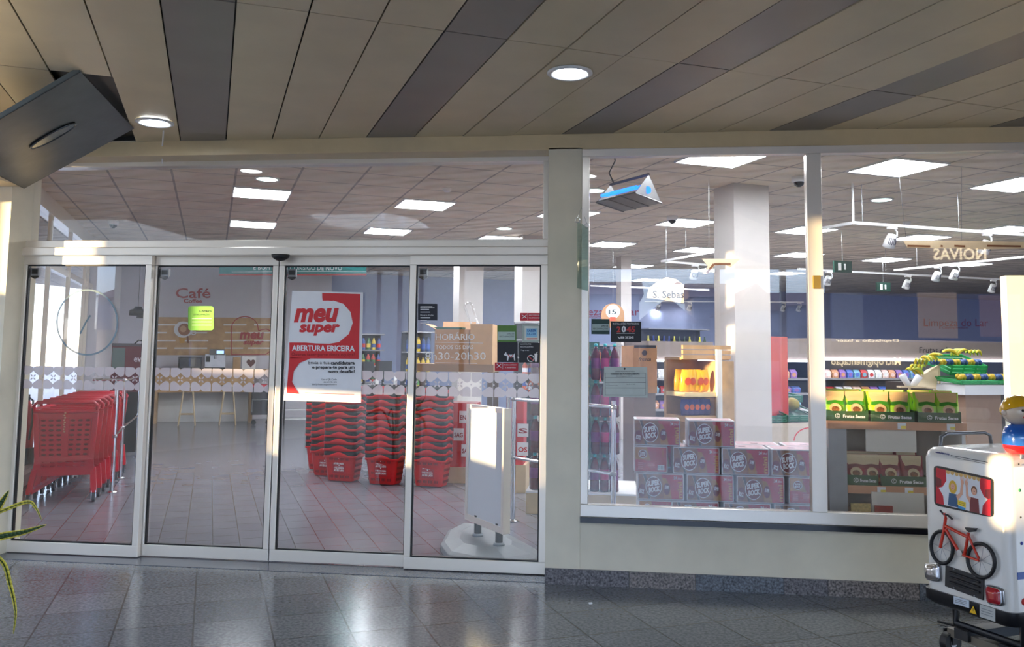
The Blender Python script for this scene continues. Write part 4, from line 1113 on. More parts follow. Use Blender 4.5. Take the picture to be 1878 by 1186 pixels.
# red promotion stands
def promo(label, px0, px1, Y, top, red_bot, bot, words_):
    x0, x1 = fy(px0, 800, Y).x, fy(px1, 800, Y).x; t = empty('promotion_stand', (0, 0, 0), 0, label, 'stand'); zz = [fy(px0, q, Y).z for q in (top, red_bot)]
    MB().box(x0, Y, zz[1], x1, Y+.35, zz[0], M_RED).build('red_body', t)
    MB().box(x0-.03, Y-.02, 0, x1+.03, Y+.38, zz[1], M_PLY).build('plinth', t)
    m = MB()
    for i, (w, xx, z, sz) in enumerate(words_):
        m.box(x0+(x1-x0)*xx, Y-.004, zz[1]+z, x0+(x1-x0)*xx+.12, Y-.001, zz[1]+z+.14, M_PAPER); m.text(w, (x0+(x1-x0)*xx+.01, Y-.006, zz[1]+z+.04), (.1, 0, 0), (0, 0, .05), M_RED if i % 2 else M_DRED, bold=.03)
    m.build('lettering', t)
promo('red promotion stand with white lettered tiles beside the last basket stack', 805, 872, 3.95, 738, 855, 890, [('SAG', .62, .12, .1), ('ENS', .1, .12, .1), ('SAG', .4, .3, .1), ('MEN', .75, .32, .1), ('ENS', .55, .5, .1), ('GENS', .1, .52, .1)])
promo('narrow red stand with a wood plinth right of the display board', 946, 960, 3.4, 735, 852, 885, [('S', .2, .3, .1), ('OS', .2, .1, .1)])

# ---------------------------------------------------------------- bottle packs
PY0 = 2.25
xL, xR = fy(966, 900, PY0).x, fy(1168, 900, PY0).x
m = MB(); m.box(xL, PY0-.05, 0, xR, PY0+.8, .02+fy(980, 906, PY0).z, M_PLY); m.box(xL-.005, PY0-.055, fy(980, 906, PY0).z+.02, xR+.005, PY0+.8, fy(980, 906, PY0).z+.035, M_WHITE)
tag(m.build('plinth'), 'pale wood plinth with a white edge carrying the bottle packs', 'plinth')
zP = fy(980, 906, PY0).z+.037
CL = glass('bottle_plastic', (.96, .95, .96), .035, .03)
pack = empty('bottle_pack', (0, 0, 0), 0)
LB = [mat('purple_label', (120, 30, 110), .4), mat('magenta_label', (200, 50, 120), .4)]
COLA = mat('dark_red_drink', (96, 22, 34), .12, var=.3, scale=20)
CAP = mat('teal_cap', (60, 190, 200), .3)
for i in range(3):
    for j in range(2):
        x = .045 + i*.09; y = .045 + j*.09
        bt = MB().lathe([(.001, 0), (.035, 0), (.042, .012), (.042, .1), (.038, .13), (.042, .16), (.042, .22), (.03, .27), (.014, .3), (.014, .315), (.001, .315)], COLA, (x, y, 0), 12).build('bottle', pack)
        MB().lathe([(.0425, .11), (.0432, .115), (.0432, .2), (.0425, .205)], LB[(i+j) % 2], (x, y, 0), 12).build('label', bt)
        MB().lathe([(.001, .345), (.0155, .342), (.0155, .315), (.001, .315)], CAP, (x, y, 0), 10).build('cap', bt)
MB().box(-.003, -.003, .0, .273, .183, .3, CL).build('shrink_wrap', pack, bevel=.02)
n_ = 0
rows = int((xR-xL)/.285)
for k in range(4):
    for i in range(rows):
        t = pack if n_ == 0 else copy_tree(pack)
        t.location = (xL+.02+i*.285+random.uniform(0, .008), PY0+random.uniform(0, .015), zP+k*.347); n_ += 1
        tag(t, 'wrapped six-pack of dark red drink bottles, %s from the left in %s layer' % (ORD[i], ['the bottom', 'the second', 'the third', 'the top'][k]), 'bottle pack', 'bottle packs behind the chrome rail')
        if k == 3 and False: pass

# ---------------------------------------------------------------- beer boxes
BW, BH, BD = .348, .19, .25
def beer(w, end=False):
    t = empty('beer_box', (0, 0, 0), 0)
    MB().box(0, 0, 0, w, BD, BH, mat('box_edge_white', (212, 206, 208), .5)).build('carton', t, bevel=.004)
    m = MB(); g = .008
    def R(x0, z0, x1, z1, mt, l): m.poly([(x0, -.0006*l, z0), (x1, -.0006*l, z0), (x1, -.0006*l, z1), (x0, -.0006*l, z1)], mt)
    def P(pts, mt, l): m.poly([(x, -.0006*l, z) for x, z in pts], mt)
    def C(x, z, r, mt, l, rz=None): P([(x+r*cos(k*pi/14), z+(rz or r)*sin(k*pi/14)) for k in range(28)], mt, l)
    red = mat('beer_red', (182, 24, 44), .35, var=.08); br = mat('beer_brown', (140, 84, 40), .35, var=.25, scale=20); gd = mat('beer_gold', (176, 118, 48), .35, var=.15); lm = mat('label_maroon', (116, 22, 28), .4)
    if not end:
        R(g, g, w-g, BH-g, red, 1); P([(g, g), (w*.66, g), (w*.52, BH-g), (g, BH-g)], br, 2)
        P([(w*.24, g), (w*.3, g), (w*.18, BH-g), (w*.12, BH-g)], colm((70, 44, 28), .35), 3); P([(w*.285, g), (w*.295, g), (w*.12, BH-g), (w*.11, BH-g)], colm((205, 170, 140), .4), 4)
        P([(w*.57, g), (w*.74, g), (w*.7, BH*.5), (w*.62, BH*.82), (w*.54, BH*.84), (w*.55, BH*.5)], gd, 3); C(w*.63, BH*.42, w*.07, lm, 4, BH*.22); m.text('SUPER', (w*.585, -.004, BH*.44), (w*.09, 0, -.004), (.004, 0, .022), M_PAPER, bold=.04)
        C(w*.1, BH*.34, w*.085, lm, 4, BH*.24); m.text('BOCK', (w*.04, -.004, BH*.26), (w*.1, 0, -.008), (.004, 0, .028), M_PAPER, bold=.04)
        C(w*.35, BH*.5, w*.175, M_PAPER, 5, BH*.38); C(w*.35, BH*.5, w*.16, lm, 6, BH*.35)
        m.text('SUPER', (w*.215, -.0048, BH*.5), (w*.26, 0, .016), (0, 0, .034), M_PAPER, bold=.05); m.text('BOCK', (w*.245, -.0048, BH*.27), (w*.24, 0, .014), (0, 0, .034), M_PAPER, bold=.05)
        m.text('mini', (w*.955, -.0032, BH*.09), (0, 0, BH*.62), (-w*.09, 0, 0), mat('mini_gold', (214, 158, 76), .4), bold=.03); m.text('24', (w*.78, -.0032, BH*.79), (.022, 0, 0), (0, 0, .02), M_PAPER, bold=.03); m.text('20cl', (w*.86, -.0032, BH*.79), (.03, 0, 0), (0, 0, .014), M_PAPER)
    else:
        rd = mat('beer_bright_red', (176, 22, 30), .35); R(g, g, w-g, BH-g, rd, 1); P([(g, BH*.5), (w*.5, BH*.45), (w*.38, BH-g), (g, BH-g)], gd, 2)
        C(w*.26, BH*.7, w*.13, M_PAPER, 3); C(w*.26, BH*.7, w*.11, lm, 4); m.text('SUPER', (w*.18, -.003, BH*.71), (w*.16, 0, 0), (0, 0, .012), M_PAPER, bold=.04); m.text('BOCK', (w*.18, -.003, BH*.62), (w*.15, 0, 0), (0, 0, .012), M_PAPER, bold=.04)
        m.text('mini', (w*.88, -.003, BH*.6), (0, 0, BH*.3), (-w*.07, 0, 0), gd)
        for k in range(4): R(w*.12, BH*(.36-.07*k), w*.26, BH*(.38-.07*k), colm((225, 150, 140)), 3); R(w*.4, BH*(.36-.05*k), w*.62, BH*(.375-.05*k), colm((225, 150, 140)), 3)
        R(w*.7, BH*.1, w*.9, BH*.3, M_PAPER, 3)
        for k in range(6): R(w*(.72+.027*k), BH*.13, w*(.73+.027*k), BH*.27, colm((60, 110, 130)), 4)
    m.build('printed_front', t)
    l = MB(); l.prism([(.02, .02, BH), (w-.02, .02, BH), (w-.02, BD-.02, BH), (.02, BD-.02, BH)], (0, 0, .0008), mat('printed_top', (200, 160, 165), .5, var=.2, scale=30)); l.prism([(w*.4, .1, BH+.0008), (w*.55, .1, BH+.0008), (w*.55, .125, BH+.0008), (w*.4, .125, BH+.0008)], (0, 0, .0006), M_INK); l.build('printed_lid', t)
    return t
BY = .28
rowz = [fy(1212, 817.5, BY).z, fy(1280, 868, BY).z, fy(1296, 919.5, BY).z]
dz = (rowz[0]-rowz[2])/2; zz = [rowz[0]-i*dz for i in range(8)]; zz = [z for z in zz if z > .02]
BH = dz-.004
LNG = beer(fy(1248, 790, BY).x-fy(1163, 790, BY).x); EW = .235; END = beer(EW, True)
LW = fy(1248, 790, BY).x-fy(1163, 790, BY).x
used = set()
rowspec = [[(1163, 0), (1262, 0)], [(1163, 1), (1234, 0), (1324, 0), (1415, 0)], [(1169, 0), (1259.5, 0), (1351, 0), (1447, 1)], [(1171, 1), (1232, 0), (1327, 0), (1420, 0)]]
rn = ['top row', 'second row', 'third row', 'fourth row', 'fifth row', 'sixth row']
def place(kind, loc, label):
    base = END if kind else LNG
    t = base if kind not in used else copy_tree(base); used.add(kind)
    t.location = loc; tag(t, label, 'beer box', 'beer boxes piled inside the window')
for r, row in enumerate(rowspec):
    for i, (px, kind) in enumerate(row):
        yy = fy(px, [793, 844, 895, 921][r], BY); place(kind, (yy.x, BY+random.uniform(0, .012), zz[r]), 'beer box%s, %s from the left in the %s' % (' turned end on' if kind else '', ORD[i], rn[r]))
for r in range(4, len(zz)):
    for i in range(4): place(0, (fy(1165, 921, BY).x+i*.36, BY, zz[r]), 'beer box, %s from the left in the hidden %s by the floor' % (ORD[i], rn[min(r, 5)]))
for r in (1, 2, 3):
    for i in range(4): place(0, (fy(1165, 921, BY).x+i*.355+.02, BY+.28, zz[r]), 'beer box in the rear pile, %s from the left in the %s' % (ORD[i], rn[r]))
m = MB(); x0 = fy(1160, 921, BY).x
for i in range(7): m.box(x0+i*.22, BY-.01, zz[-1]-.022, x0+i*.22+.15, BY+.55, zz[-1]-.004, M_WOOD)
for y in (BY, BY+.25, BY+.48): m.box(x0, y, 0, x0+1.47, y+.06, zz[-1]-.022, M_WOOD)
tag(m.build('pallet'), 'wooden pallet under the pile of beer boxes', 'pallet')

# ---------------------------------------------------------------- snack shelf in the right pane
SY = .34
def X(px, py=775, Y=SY): return fy(px, py, Y).x
def Z(py, px=1640, Y=SY): return fy(px, py, Y).z
su = empty('snack_shelf', (0, 0, 0), 0, 'wooden snack shelf unit standing right inside the window', 'shelf')
SHW = mat('shelf_wood', (206, 150, 112), .45, var=.06)
sh1 = Z(771, 1530); sh2 = Z(889, 1560)
for z, px0, px1 in ((sh1, 1517, 1772), (sh2, 1552, 1700)):
    MB().box(X(px0), SY-.01, z-.055, X(px1), SY+.42, z, SHW).build('shelf', su)
MB().box(X(1519), SY, 0, X(1552), SY+.42, sh1-.056, mat('grey_side_panel', (158, 160, 164), .4)).build('side_panel', su)
MB().box(X(1552), SY+.4, 0, X(1775), SY+.42, sh1-.056, M_TAUPE).build('back_panel', su)
MB().box(X(1765), SY+.02, 0, X(1772), SY+.4, sh1-.056, M_WHITE).build('side_panel', su)
MB().box(X(1552), SY+.0, 0, X(1700), SY+.4, Z(945, 1560), SHW).build('base', su)
for px, py, z in ((1645, 780, sh1), (1735, 787, sh1), (1605, 890, sh2), (1655, 893, sh2)): 
    m = MB(); m.box(X(px), SY-.014, z-.05, X(px+15), SY-.011, z-.005, M_PAPER); m.box(X(px+6), SY-.0155, z-.045, X(px+15), SY-.0145, z-.025, colm((240, 215, 70))); m.build('price_tag', su)
cardw = mat('white_card', (222, 216, 205), .5, var=.02)
tag(MB().box(X(1591), SY+.05, Z(829, 1600), X(1684), SY+.06, Z(783, 1600), cardw).build('backing_card'), 'blank white card hanging behind the red snack bags', 'card')
tag(MB().box(X(1594), SY-.0, Z(941, 1600), X(1689), SY-.02, Z(901, 1600), cardw).build('backing_card'), 'blank cream card below the lower snack shelf', 'card')
TG = mat('tray_green', (48, 82, 48), .5, var=.03)
def tray(px0, px1, z, label):
    x0, x1 = X(px0), X(px1); t = empty('snack_tray', (0, 0, 0), 0, label, 'tray', 'green trays of dried fruit'); m = MB(); g = .004; y0 = SY+.005
    h = .068
    m.box(x0, y0, z, x1, y0+g, z+h, TG); m.box(x0, y0+g, z, x0+g, y0+.3, z+h*1.1, TG); m.box(x1-g, y0+g, z, x1, y0+.3, z+h*1.1, TG); m.box(x0+g, y0+g, z, x1-g, y0+.3, z+g, TG); m.build('tray_body', t)
    m = MB(); w = x1-x0; cx, cz, r = x0+w*.27, z+h*.5, .017; n = 20
    m.poly([(cx+r*cos(k*2*pi/n), y0-.001, cz+r*sin(k*2*pi/n)) for k in range(n)], M_PAPER); m.poly([(cx+r*.8*cos(k*2*pi/n), y0-.0016, cz+r*.8*sin(k*2*pi/n)) for k in range(n)], TG)
    m.text('C', (cx-.008, y0-.0022, cz-.009), (.017, 0, 0), (0, 0, .019), M_PAPER, bold=.03); m.text('Frutas Secas', (x0+w*.4, y0-.0012, z+h*.32), (w*.53, 0, 0), (0, 0, .021), M_PAPER, bold=.04); m.build('lettering', t)
for px0, px1, w in ((1516, 1593, 'left'), (1598, 1678, 'middle'), (1684, 1764, 'right')): tray(px0, px1, sh1, w+' green dried fruit tray on the upper snack shelf')
for px0, px1, w in ((1553, 1609, 'left'), (1615, 1697, 'right')): tray(px0, px1, sh2, w+' green dried fruit tray on the lower snack shelf')
def bag(c1, c2, c3):
    t = empty('snack_bag', (0, 0, 0), 0)
    W, H, n = .078, .2, 12
    m = MB(); loops = []
    prof = [(0, .045), (.02, .055), (.35, .05), (.7, .03), (.88, .008), (1, .003)]
    for f_, th in prof:
        l = []
        ww = W*(1.0 if f_ > .1 else .94)*(1+.02*sin(9*f_))
        for k in range(n):
            a = 2*pi*k/n; ca, sa = cos(a), sin(a)
            l.append(Vector((ww*math.copysign(abs(ca)**.55, ca), th*math.copysign(abs(sa)**.8, sa), H*f_)))
        loops.append(l)
    m.loft(loops, c1, True); o = m.build('pouch', t)
    m = MB(); 
    def yf(z): 
        f_ = z/H
        for (a, ta), (b_, tb_) in zip(prof, prof[1:]):
            if a <= f_ <= b_: return -(ta+(tb_-ta)*(f_-a)/(b_-a))-.003
        return -.01
    def patch(pts, mt, l=0): m.poly([(x, yf(z)-.001*l, z) for x, z in pts], mt)
    patch([(-.055, .126), (0, .134), (.055, .126), (.06, .105), (.045, .1), (0, .115), (-.045, .1), (-.06, .105)][::-1], c3, 2); 
    patch([(-.066, .197), (.066, .197), (.066, .176), (-.066, .176)][::-1], c2, 2); patch([(-.066, .1765), (.066, .1765), (.062, .155), (-.062, .155)][::-1], c2, 1); patch([(-.062, .1555), (.062, .1555), (.05, .125), (-.05, .125)][::-1], c2, 1)
    patch([(-.05, .196-.0), (-.045, .16), (.045, .16)][::-1], c2, 0)
    patch([(.04*cos(k*pi/10), .075+.036*sin(k*pi/10)) for k in range(20)], c2, 1); patch([(.026*cos(k*pi/8), .07+.02*sin(k*pi/8)) for k in range(16)], colm((130, 78, 40), .5, var=.5, scale=90), 2)
    patch([(-.05, .04), (-.05, .015), (.05, .015), (.05, .04), (.02, .05), (-.02, .05)], colm((170, 110, 60), .5, var=.6, scale=90), 2)
    m.build('printed_front', t); return t
G1 = bag(mat('bag_green', (160, 215, 40), .3, coat=.5), mat('bag_tan', (226, 190, 140), .4), mat('bag_dark_green', (60, 140, 30), .35))
G2 = bag(mat('bag_crimson', (150, 25, 35), .3, coat=.4), mat('bag_cream', (222, 200, 160), .4), mat('bag_dark_red', (110, 15, 25), .35))
n_ = 0
for i, px in enumerate((1536, 1573, 1618, 1655, 1705, 1745)):
    for row in (0, 1):
        t = G1 if n_ == 0 else copy_tree(G1); n_ += 1
        t.location = (X(px), SY+.075+.11*row, sh1+.006+.01*row); t.rotation_euler = (-.08, 0, random.uniform(-.12, .12))
        tag(t, 'green dried fruit bag, %s from left in %s row of upper shelf' % (ORD[i], ('front', 'rear')[row]), 'snack bag', 'green dried fruit bags')
n_ = 0
for i, px in enumerate((1572, 1599, 1634, 1676)):
    for row in (0, 1):
        t = G2 if n_ == 0 else copy_tree(G2); n_ += 1
        t.location = (X(px), SY+.075+.11*row, sh2+.006+.01*row); t.rotation_euler = (-.08, 0, random.uniform(-.12, .12))
        tag(t, 'crimson dried fruit bag, %s from left in %s row of lower shelf' % (ORD[i], ('front', 'rear')[row]), 'snack bag', 'crimson dried fruit bags')
for px0, px1, py, c, w in ((1555, 1590, 922, (200, 175, 110), 'yellow snack carton at the foot of the left side'), (1598, 1630, 925, (160, 40, 30), 'dark red snack carton before the cream card')):
    tag(MB().box(X(px0), SY-.04, Z(946, 1600), X(px1), SY-.022, Z(py, 1600), colm(c, .4, var=.3, scale=60)).build('snack_carton'), w, 'carton')
# ---------------------------------------------------------------- chiller line and produce
VCH = 5.6
def U(px, v=VCH, y=680): return uv(fv(px, y, v))[0]
def ZZ(px, y, v=VCH): return fv(px, y, v).z
for k, (a, b, w) in enumerate(((1196, 1315, 'left of the white column'), (1408, 1500, 'between the column and the mullion'), (1502, 1862, 'in the right window pane'))):
    t = empty('open_chiller', (0, 0, 0), 0, 'open refrigerated wall shelf with a taupe header ' + w, 'chiller')
    ua, ub = U(a), U(b)
    gb(MB(), ua, VCH+.05, 0, ub, VCH+.9, .45, colm((70, 72, 80))).build('base', t)
    gb(MB(), ua, VCH+.84, .45, ub, VCH+.9, ZZ(b, 662), colm((120, 118, 122))).build('back_panel', t)
    gb(MB(), ua, VCH+.1, ZZ(b, 661), ub, VCH+.9, ZZ(b, 627), M_TAUPE).build('header', t)
    gb(MB(), ua, VCH+.07, ZZ(b, 664), ub, VCH+.1, ZZ(b, 660), mat('chiller_lamp', (255, 255, 255), .4, emit=(235, 240, 255), es=5)).build('lamp_strip', t)
    gb(MB(), ua, VCH+.1, .45, ua+.03, VCH+.84, ZZ(b, 662), colm((30, 30, 36))).build('end_panel', t)
    for z in (ZZ(b, 694), ZZ(b, 721), ZZ(b, 750)):
        gb(MB(), ua+.03, VCH+.12, z-.03, ub, VCH+.84, z, colm((150, 148, 150))).build('shelf', t)
cols = [(225, 225, 235), (90, 120, 200), (235, 200, 190), (190, 60, 60), (150, 110, 180), (230, 230, 225), (120, 170, 190), (210, 150, 110)]
n_ = 0
PKM = {}
for (a, b, w) in ((1199, 1312, 'left'), (1446, 1478, 'middle'), (1510, 1698, 'right')):
    for r, (ys, wd, ht) in enumerate(((694, .12, .13), (721, .15, .1), (750, .15, .12))):
        u = U(a)+.03; z = ZZ(b, ys)+.001; i = 0
        while u < U(b)-.1 and i < 18:
            ci = (n_*5+r*3) % 8; key = (r, ci)
            if key not in PKM:
                m = MB(); c = colm(cols[ci], .35, var=.25, scale=40)
                m.loft([[Vector((wd/2*.9*x, .045*y, 0)) for x, y in ((-1, -1), (1, -1), (1, 1), (-1, 1))], [Vector((wd/2*x, .05*y, ht*.6)) for x, y in ((-1, -1), (1, -1), (1, 1), (-1, 1))], [Vector((wd/2*.85*x, .012*y, ht)) for x, y in ((-1, -1), (1, -1), (1, 1), (-1, 1))]], c, False)
                m.poly([(wd*.3*cos(k*pi/6), -.0525, ht*.4+ht*.25*sin(k*pi/6)) for k in range(12)], colm(cols[(ci+3) % 8], .4)); o = m.build('food_package'); PKM[key] = o
            else: o = PKM[key].copy(); COL.objects.link(o)
            o.location = gp(u+wd/2, VCH+.22, z); o.rotation_euler = (0, 0, TH+random.uniform(-.1, .1)); n_ += 1
            tag(o, 'chilled food package, %s from the left on the %s shelf of the %s chiller' % (ORD[i], ('upper', 'middle', 'lower')[r], w), 'package', 'packages in the chillers')
            u += wd+.02; i += 1
m = MB(); A = Art(m, GV*(VCH+.09), GV, .002)
A.text('Frutas e Legumes', 1686, 1782, 647, 11, M_INK, 1, bold=.005); tag(m.build('aisle_lettering'), 'thin black lettering Frutas e Legumes on the taupe header', 'lettering')
m = MB(); A = Art(m, GV*(VB-.01), GV, .003); MG = mat('magenta_lettering', (140, 20, 60), .5)
A.text('Limpeza do Lar', 1694, 1812, 598, 14, MG, 1, bold=.005); A.text('Cleaning Products', 1728, 1776, 602.5, 4, MG, 1, bold=.01); tag(m.build('wall_lettering'), 'magenta lettering Limpeza do Lar in the right window pane', 'lettering')
m = MB(); A = Art(m, GV*(VB-.01), GV, .003)
A.text('Limpeza do Lar', 1034, 1172, 578, 14, MG, 1, bold=.005); A.text('Cleaning Products', 1050, 1102, 583, 5, MG, 1, bold=.01); tag(m.build('wall_lettering'), 'magenta lettering at the left edge of the window, cut by the round price sign', 'lettering')
# hung round price sign
m = MB(); A = Art(m, GV*7.5, GV, .002); A.slab([(1103, 601)]+[(1124-21*cos(k*pi/10), 577-21*sin(k*pi/10)) for k in range(11)]+[(1145, 601)], M_CARD, .01)
A.disc(1124, 571, 13, M_PAPER, 1); A.text('15', 1116, 1130, 576, 8.5, colm((40, 60, 60)), 2, bold=.03); A.text('%', 1131, 1135, 576, 4, colm((40, 60, 60)), 2); A.rect(1118, 581, 1129, 588, colm((220, 90, 60)), 2)
m.tube([fv(1124, 556, 7.5), Vector((*fv(1124, 556, 7.5).xy, ZC))], .003, M_STEEL, 5)
tag(m.build('price_sign'), 'round white 15 % price sign on a brown arch', 'sign')
m = MB(); A = Art(m, GV*5.0, GV, .002); A.slab([(1186, 546), (1190, 528), (1205, 517), (1222, 508), (1240, 512), (1254, 522), (1254, 556), (1228, 552), (1205, 548)], mat('beige_card', (222, 196, 160), .6), .008)
A.text('LARANJAS COM', 1194, 1250, 529, 5, colm((150, 120, 95)), 1); A.text('S. Sebas', 1197, 1254, 546, 13, colm((45, 38, 38)), 1, bold=.015); A.poly([(1234, 521), (1243, 516), (1252, 521)], colm((110, 70, 40)), 1)
m.tube([fv(1222, 510, 5.0), Vector((*fv(1222, 510, 5.0).xy, ZC))], .003, M_STEEL, 5)
tag(m.build('hanging_sign'), 'torn beige hanging sign reading S. Sebas left of the white column', 'sign')
for pts, Yv, w in (([(1287, 474), (1357, 475), (1341, 490), (1329, 485), (1311, 487), (1297, 503), (1288, 501), (1298, 488)], 2.6, 'in front of the white column'), ([(1656, 440), (1878, 443), (1900, 455), (1800, 457), (1738, 455), (1664, 454)], 2.2, 'in the right pane under the near track rail')):
    m = MB(); A = Art(m, (0, Yv, 0), (0, 1, 0), .002); A.slab(pts, MATS['beige_card'], .01)
    if Yv == 2.2:
        for x0, x1 in ((1664, 1706), (1725, 1729), (1750, 1770), (1810, 1872)): A.line([(x0, 450.5), (x1, 451.5)], 3.5, colm((120, 70, 35)), 1)
        for x in (1662, 1763): A.line([(x-16 if x < 1700 else x, 300), (x, 442)], .7, M_STEEL, 1)
    else: A.line([(1296, 501), (1309, 484), (1340, 484)], 4, colm((120, 70, 35)), 1); A.line([(1300, 300), (1300, 475)], .5, M_STEEL, 1)
    tag(m.build('hanging_board'), 'beige torn board hanging from the ceiling ' + w, 'board')
# back shelves with coloured goods
def gondola(label, a, b, v, ytop, ybot, nrow, hue, dx_=.09, short='x'):
    t = empty('gondola_shelf', (0, 0, 0), 0, label, 'shelf'); ua, ub = U(a, v), U(b, v); zt_g, zb_g = ZZ(b, ytop, v), max(.1, ZZ(b, ybot, v))
    gb(MB(), ua, v+.4, 0, ub, v+.45, zt_g, colm((60, 62, 70))).build('back_panel', t)
    gap_ = (zt_g-zb_g)/nrow
    for r in range(nrow+1): gb(MB(), ua, v, zb_g+gap_*r-.02, ub, v+.4, zb_g+gap_*r, colm((150, 150, 155))).build('shelf', t)
    k = 0; protos = {}
    for r in range(nrow):
        u = ua+.05; i = 0
        while u < ub-.04 and i < 20:
            ci = random.randrange(len(hue)); hh = gap_*.72
            if ci not in protos:
                m = MB(); c = colm(hue[ci], .3)
                m.lathe([(.001, 0), (.034, 0), (.036, .01), (.036, hh*.7), (.016, hh*.88), (.016, hh), (.001, hh)], c, n=10); m.lathe([(.037, hh*.2), (.0375, hh*.22), (.0375, hh*.5), (.037, hh*.52)], colm(hue[(ci+1) % len(hue)], .4), n=10); o = m.build('bottle'); protos[ci] = o
            else: o = protos[ci].copy(); COL.objects.link(o)
            o.location = gp(u, v+.12, zb_g+gap_*r+.001)
            tag(o, 'bottle, %s from left, %s shelf of %s' % (ORD[i], ('bottom', 'second', 'third', 'top')[r], short), 'bottle', 'bottles on ' + short); u += dx_; i += 1
gondola('tall shelf of orange and green juice bottles left of the white post', 1099, 1142, 5.2, 632, 700, 2, [(230, 110, 40), (240, 190, 50), (60, 130, 60), (220, 90, 90)], .085, 'the juice shelf')
gondola('long wall shelf of dark bottles above the chiller header', 1190, 1302, 11.5, 604, 700, 2, [(40, 60, 130), (60, 80, 60), (200, 190, 70), (40, 40, 50)], .13, 'the far wall shelf')
gondola('goods shelf behind the third door leaf', 662, 704, 9.8, 612, 700, 3, [(200, 60, 50), (60, 110, 60), (230, 200, 80), (60, 90, 160)], .09, 'goods shelf in third leaf')
gondola('goods shelf behind the last door leaf at its left', 745, 800, 8.6, 608, 720, 3, [(50, 80, 150), (60, 120, 70), (210, 180, 60), (30, 60, 110)], .085, 'goods shelf left in last leaf')
gondola('blue goods shelf at the right edge of the last door leaf', 962, 1006, 5.6, 590, 720, 4, [(40, 80, 160), (200, 90, 60), (230, 230, 235), (110, 60, 40)], .085, 'blue shelf right in last leaf')
# tills
for px, w in ((672, 'left'), (728, 'right')):
    c = gp(U(px, 7.4, 700), 7.4 if px < 700 else 8.3); t = empty('checkout_counter', c, TH, w + ' dark checkout counter behind the basket stacks', 'counter')
    MB().box(-.22, 0, 0, .22, .7, .92, colm((58, 60, 70))).build('cabinet', t); MB().box(-.24, -.02, .92, .24, .72, .96, colm((120, 122, 130))).build('worktop', t)
    m = MB(); m.box(-.12, .2, 1.1, .14, .23, 1.34, colm((26, 28, 34))); m.cyl((0, .22, .96), (0, .22, 1.12), .02, M_BLACK, 8); m.build('screen', t)
    m = MB(); m.lathe([(.001, 0), (.03, 0), (.03, .12), (.012, .17), (.012, .2), (.001, .2)], M_WHITE, (.17, .05, .96), 12); m.build('dispenser', t)
# dark green fridge, carton display, pink packs
m = MB(); gb(m, U(1083, 4.8, 700), 4.8, 0, U(1099, 4.8, 700), 5.3, ZZ(1090, 627, 4.8), colm((24, 74, 62))); gb(m, U(1083, 4.8, 700)+.02, 4.79, 1.2, U(1099, 4.8, 700)-.02, 4.8, 1.5, colm((60, 120, 105))); tag(m.build('drinks_fridge'), 'narrow dark green drinks fridge at the left edge of the window', 'fridge')
m = MB(); v = 3.6; gb(m, U(1161, v), v, 1.05, U(1205, v), v+.3, ZZ(1180, 634, v), M_CARD); A = Art(m, GV*v, GV, .001); A.rect(1163, 633, 1203, 638, M_INK, 1); A.disc(1182, 647, 5, colm((60, 42, 34)), 1); A.text('fresca', 1171, 1194, 661, 6, colm((40, 30, 26)), 1, bold=.02, shear=.3); gb(m, U(1163, v), v+.01, 0, U(1203, v), v+.28, 1.05, colm((110, 96, 88)))
tag(m.build('carton_display'), 'brown carton reading fresca on a stand behind the paper notice', 'display')
# crisps and crate stand before the white column
VS = 1.55
def us(px): return U(px, VS, 700)
st = empty('crate_stand', (0, 0, 0), 0, 'slatted light wood stand before the white column', 'stand')
m = MB()
for y0, y1 in ((633, 640), (642, 649), (651, 658.5)): gb(m, us(1253), VS, ZZ(1290, y1, VS), us(1341), VS+.03, ZZ(1290, y0, VS), M_WOOD)
m.build('slats', st)
gb(MB(), us(1253), VS+.03, ZZ(1290, 660, VS), us(1341), VS+.34, ZZ(1290, 655, VS), M_WOOD).build('shelf', st)
gb(MB(), us(1312), VS-.02, 0, us(1344), VS+.34, ZZ(1290, 662, VS), M_WOOD).build('side_panel', st)
gb(MB(), us(1252), VS+.3, 0, us(1312), VS+.34, ZZ(1290, 660, VS), M_WOOD).build('back_panel', st)
gb(MB(), us(1252), VS-.04, ZZ(1290, 727, VS)-.0, us(1312), VS+.3, ZZ(1290, 719, VS), mat('shelf_cream', (240, 215, 160), .5)).build('shelf', st)
gb(MB(), us(1252), VS-.04, ZZ(1290, 762, VS)-.05, us(1312), VS+.3, ZZ(1290, 762, VS), M_WOOD).build('shelf', st)
gb(MB(), us(1309), VS-.06, 0, us(1318), VS-.03, ZZ(1290, 640, VS), M_WHITE).build('upright', st)
def crisp(c1, c2):
    m = MB(); n = 10
    L = []
    for f_, w, th in ((0, .05, .006), (.08, .055, .02), (.5, .058, .04), (.9, .053, .018), (1, .052, .004)):
        L.append([Vector((w*math.copysign(abs(cos(2*pi*k/n))**.6, cos(2*pi*k/n)), th*sin(2*pi*k/n), .2*f_)) for k in range(n)])
    m.loft(L, c1, True); m.poly([(.03*cos(k*pi/6), -.043, .1+.035*sin(k*pi/6)) for k in range(12)], c2); return m.build('crisp_bag')
cr_ = None
for i in range(4):
    for r in range(2):
        o = crisp(mat('crisp_yellow', (248, 190, 20), .3, coat=.4), mat('crisp_orange', (225, 90, 30), .4)) if cr_ is None else cr_.copy()
        if cr_ is None: cr_ = o
        else: COL.objects.link(o)
        o.location = gp(us(1252)+.05+i*.065, VS+.05+.1*r, ZZ(1290, 719, VS)+.004); o.rotation_euler = (.1-.1*r, .08*(-1)**i, TH+.2*(i-1.5)*.3)
        tag(o, 'yellow crisp bag, %s from the left in the %s row on the wood stand' % (ORD[i], ('front', 'rear')[r]), 'crisp bag', 'yellow crisp bags')
cr_ = None
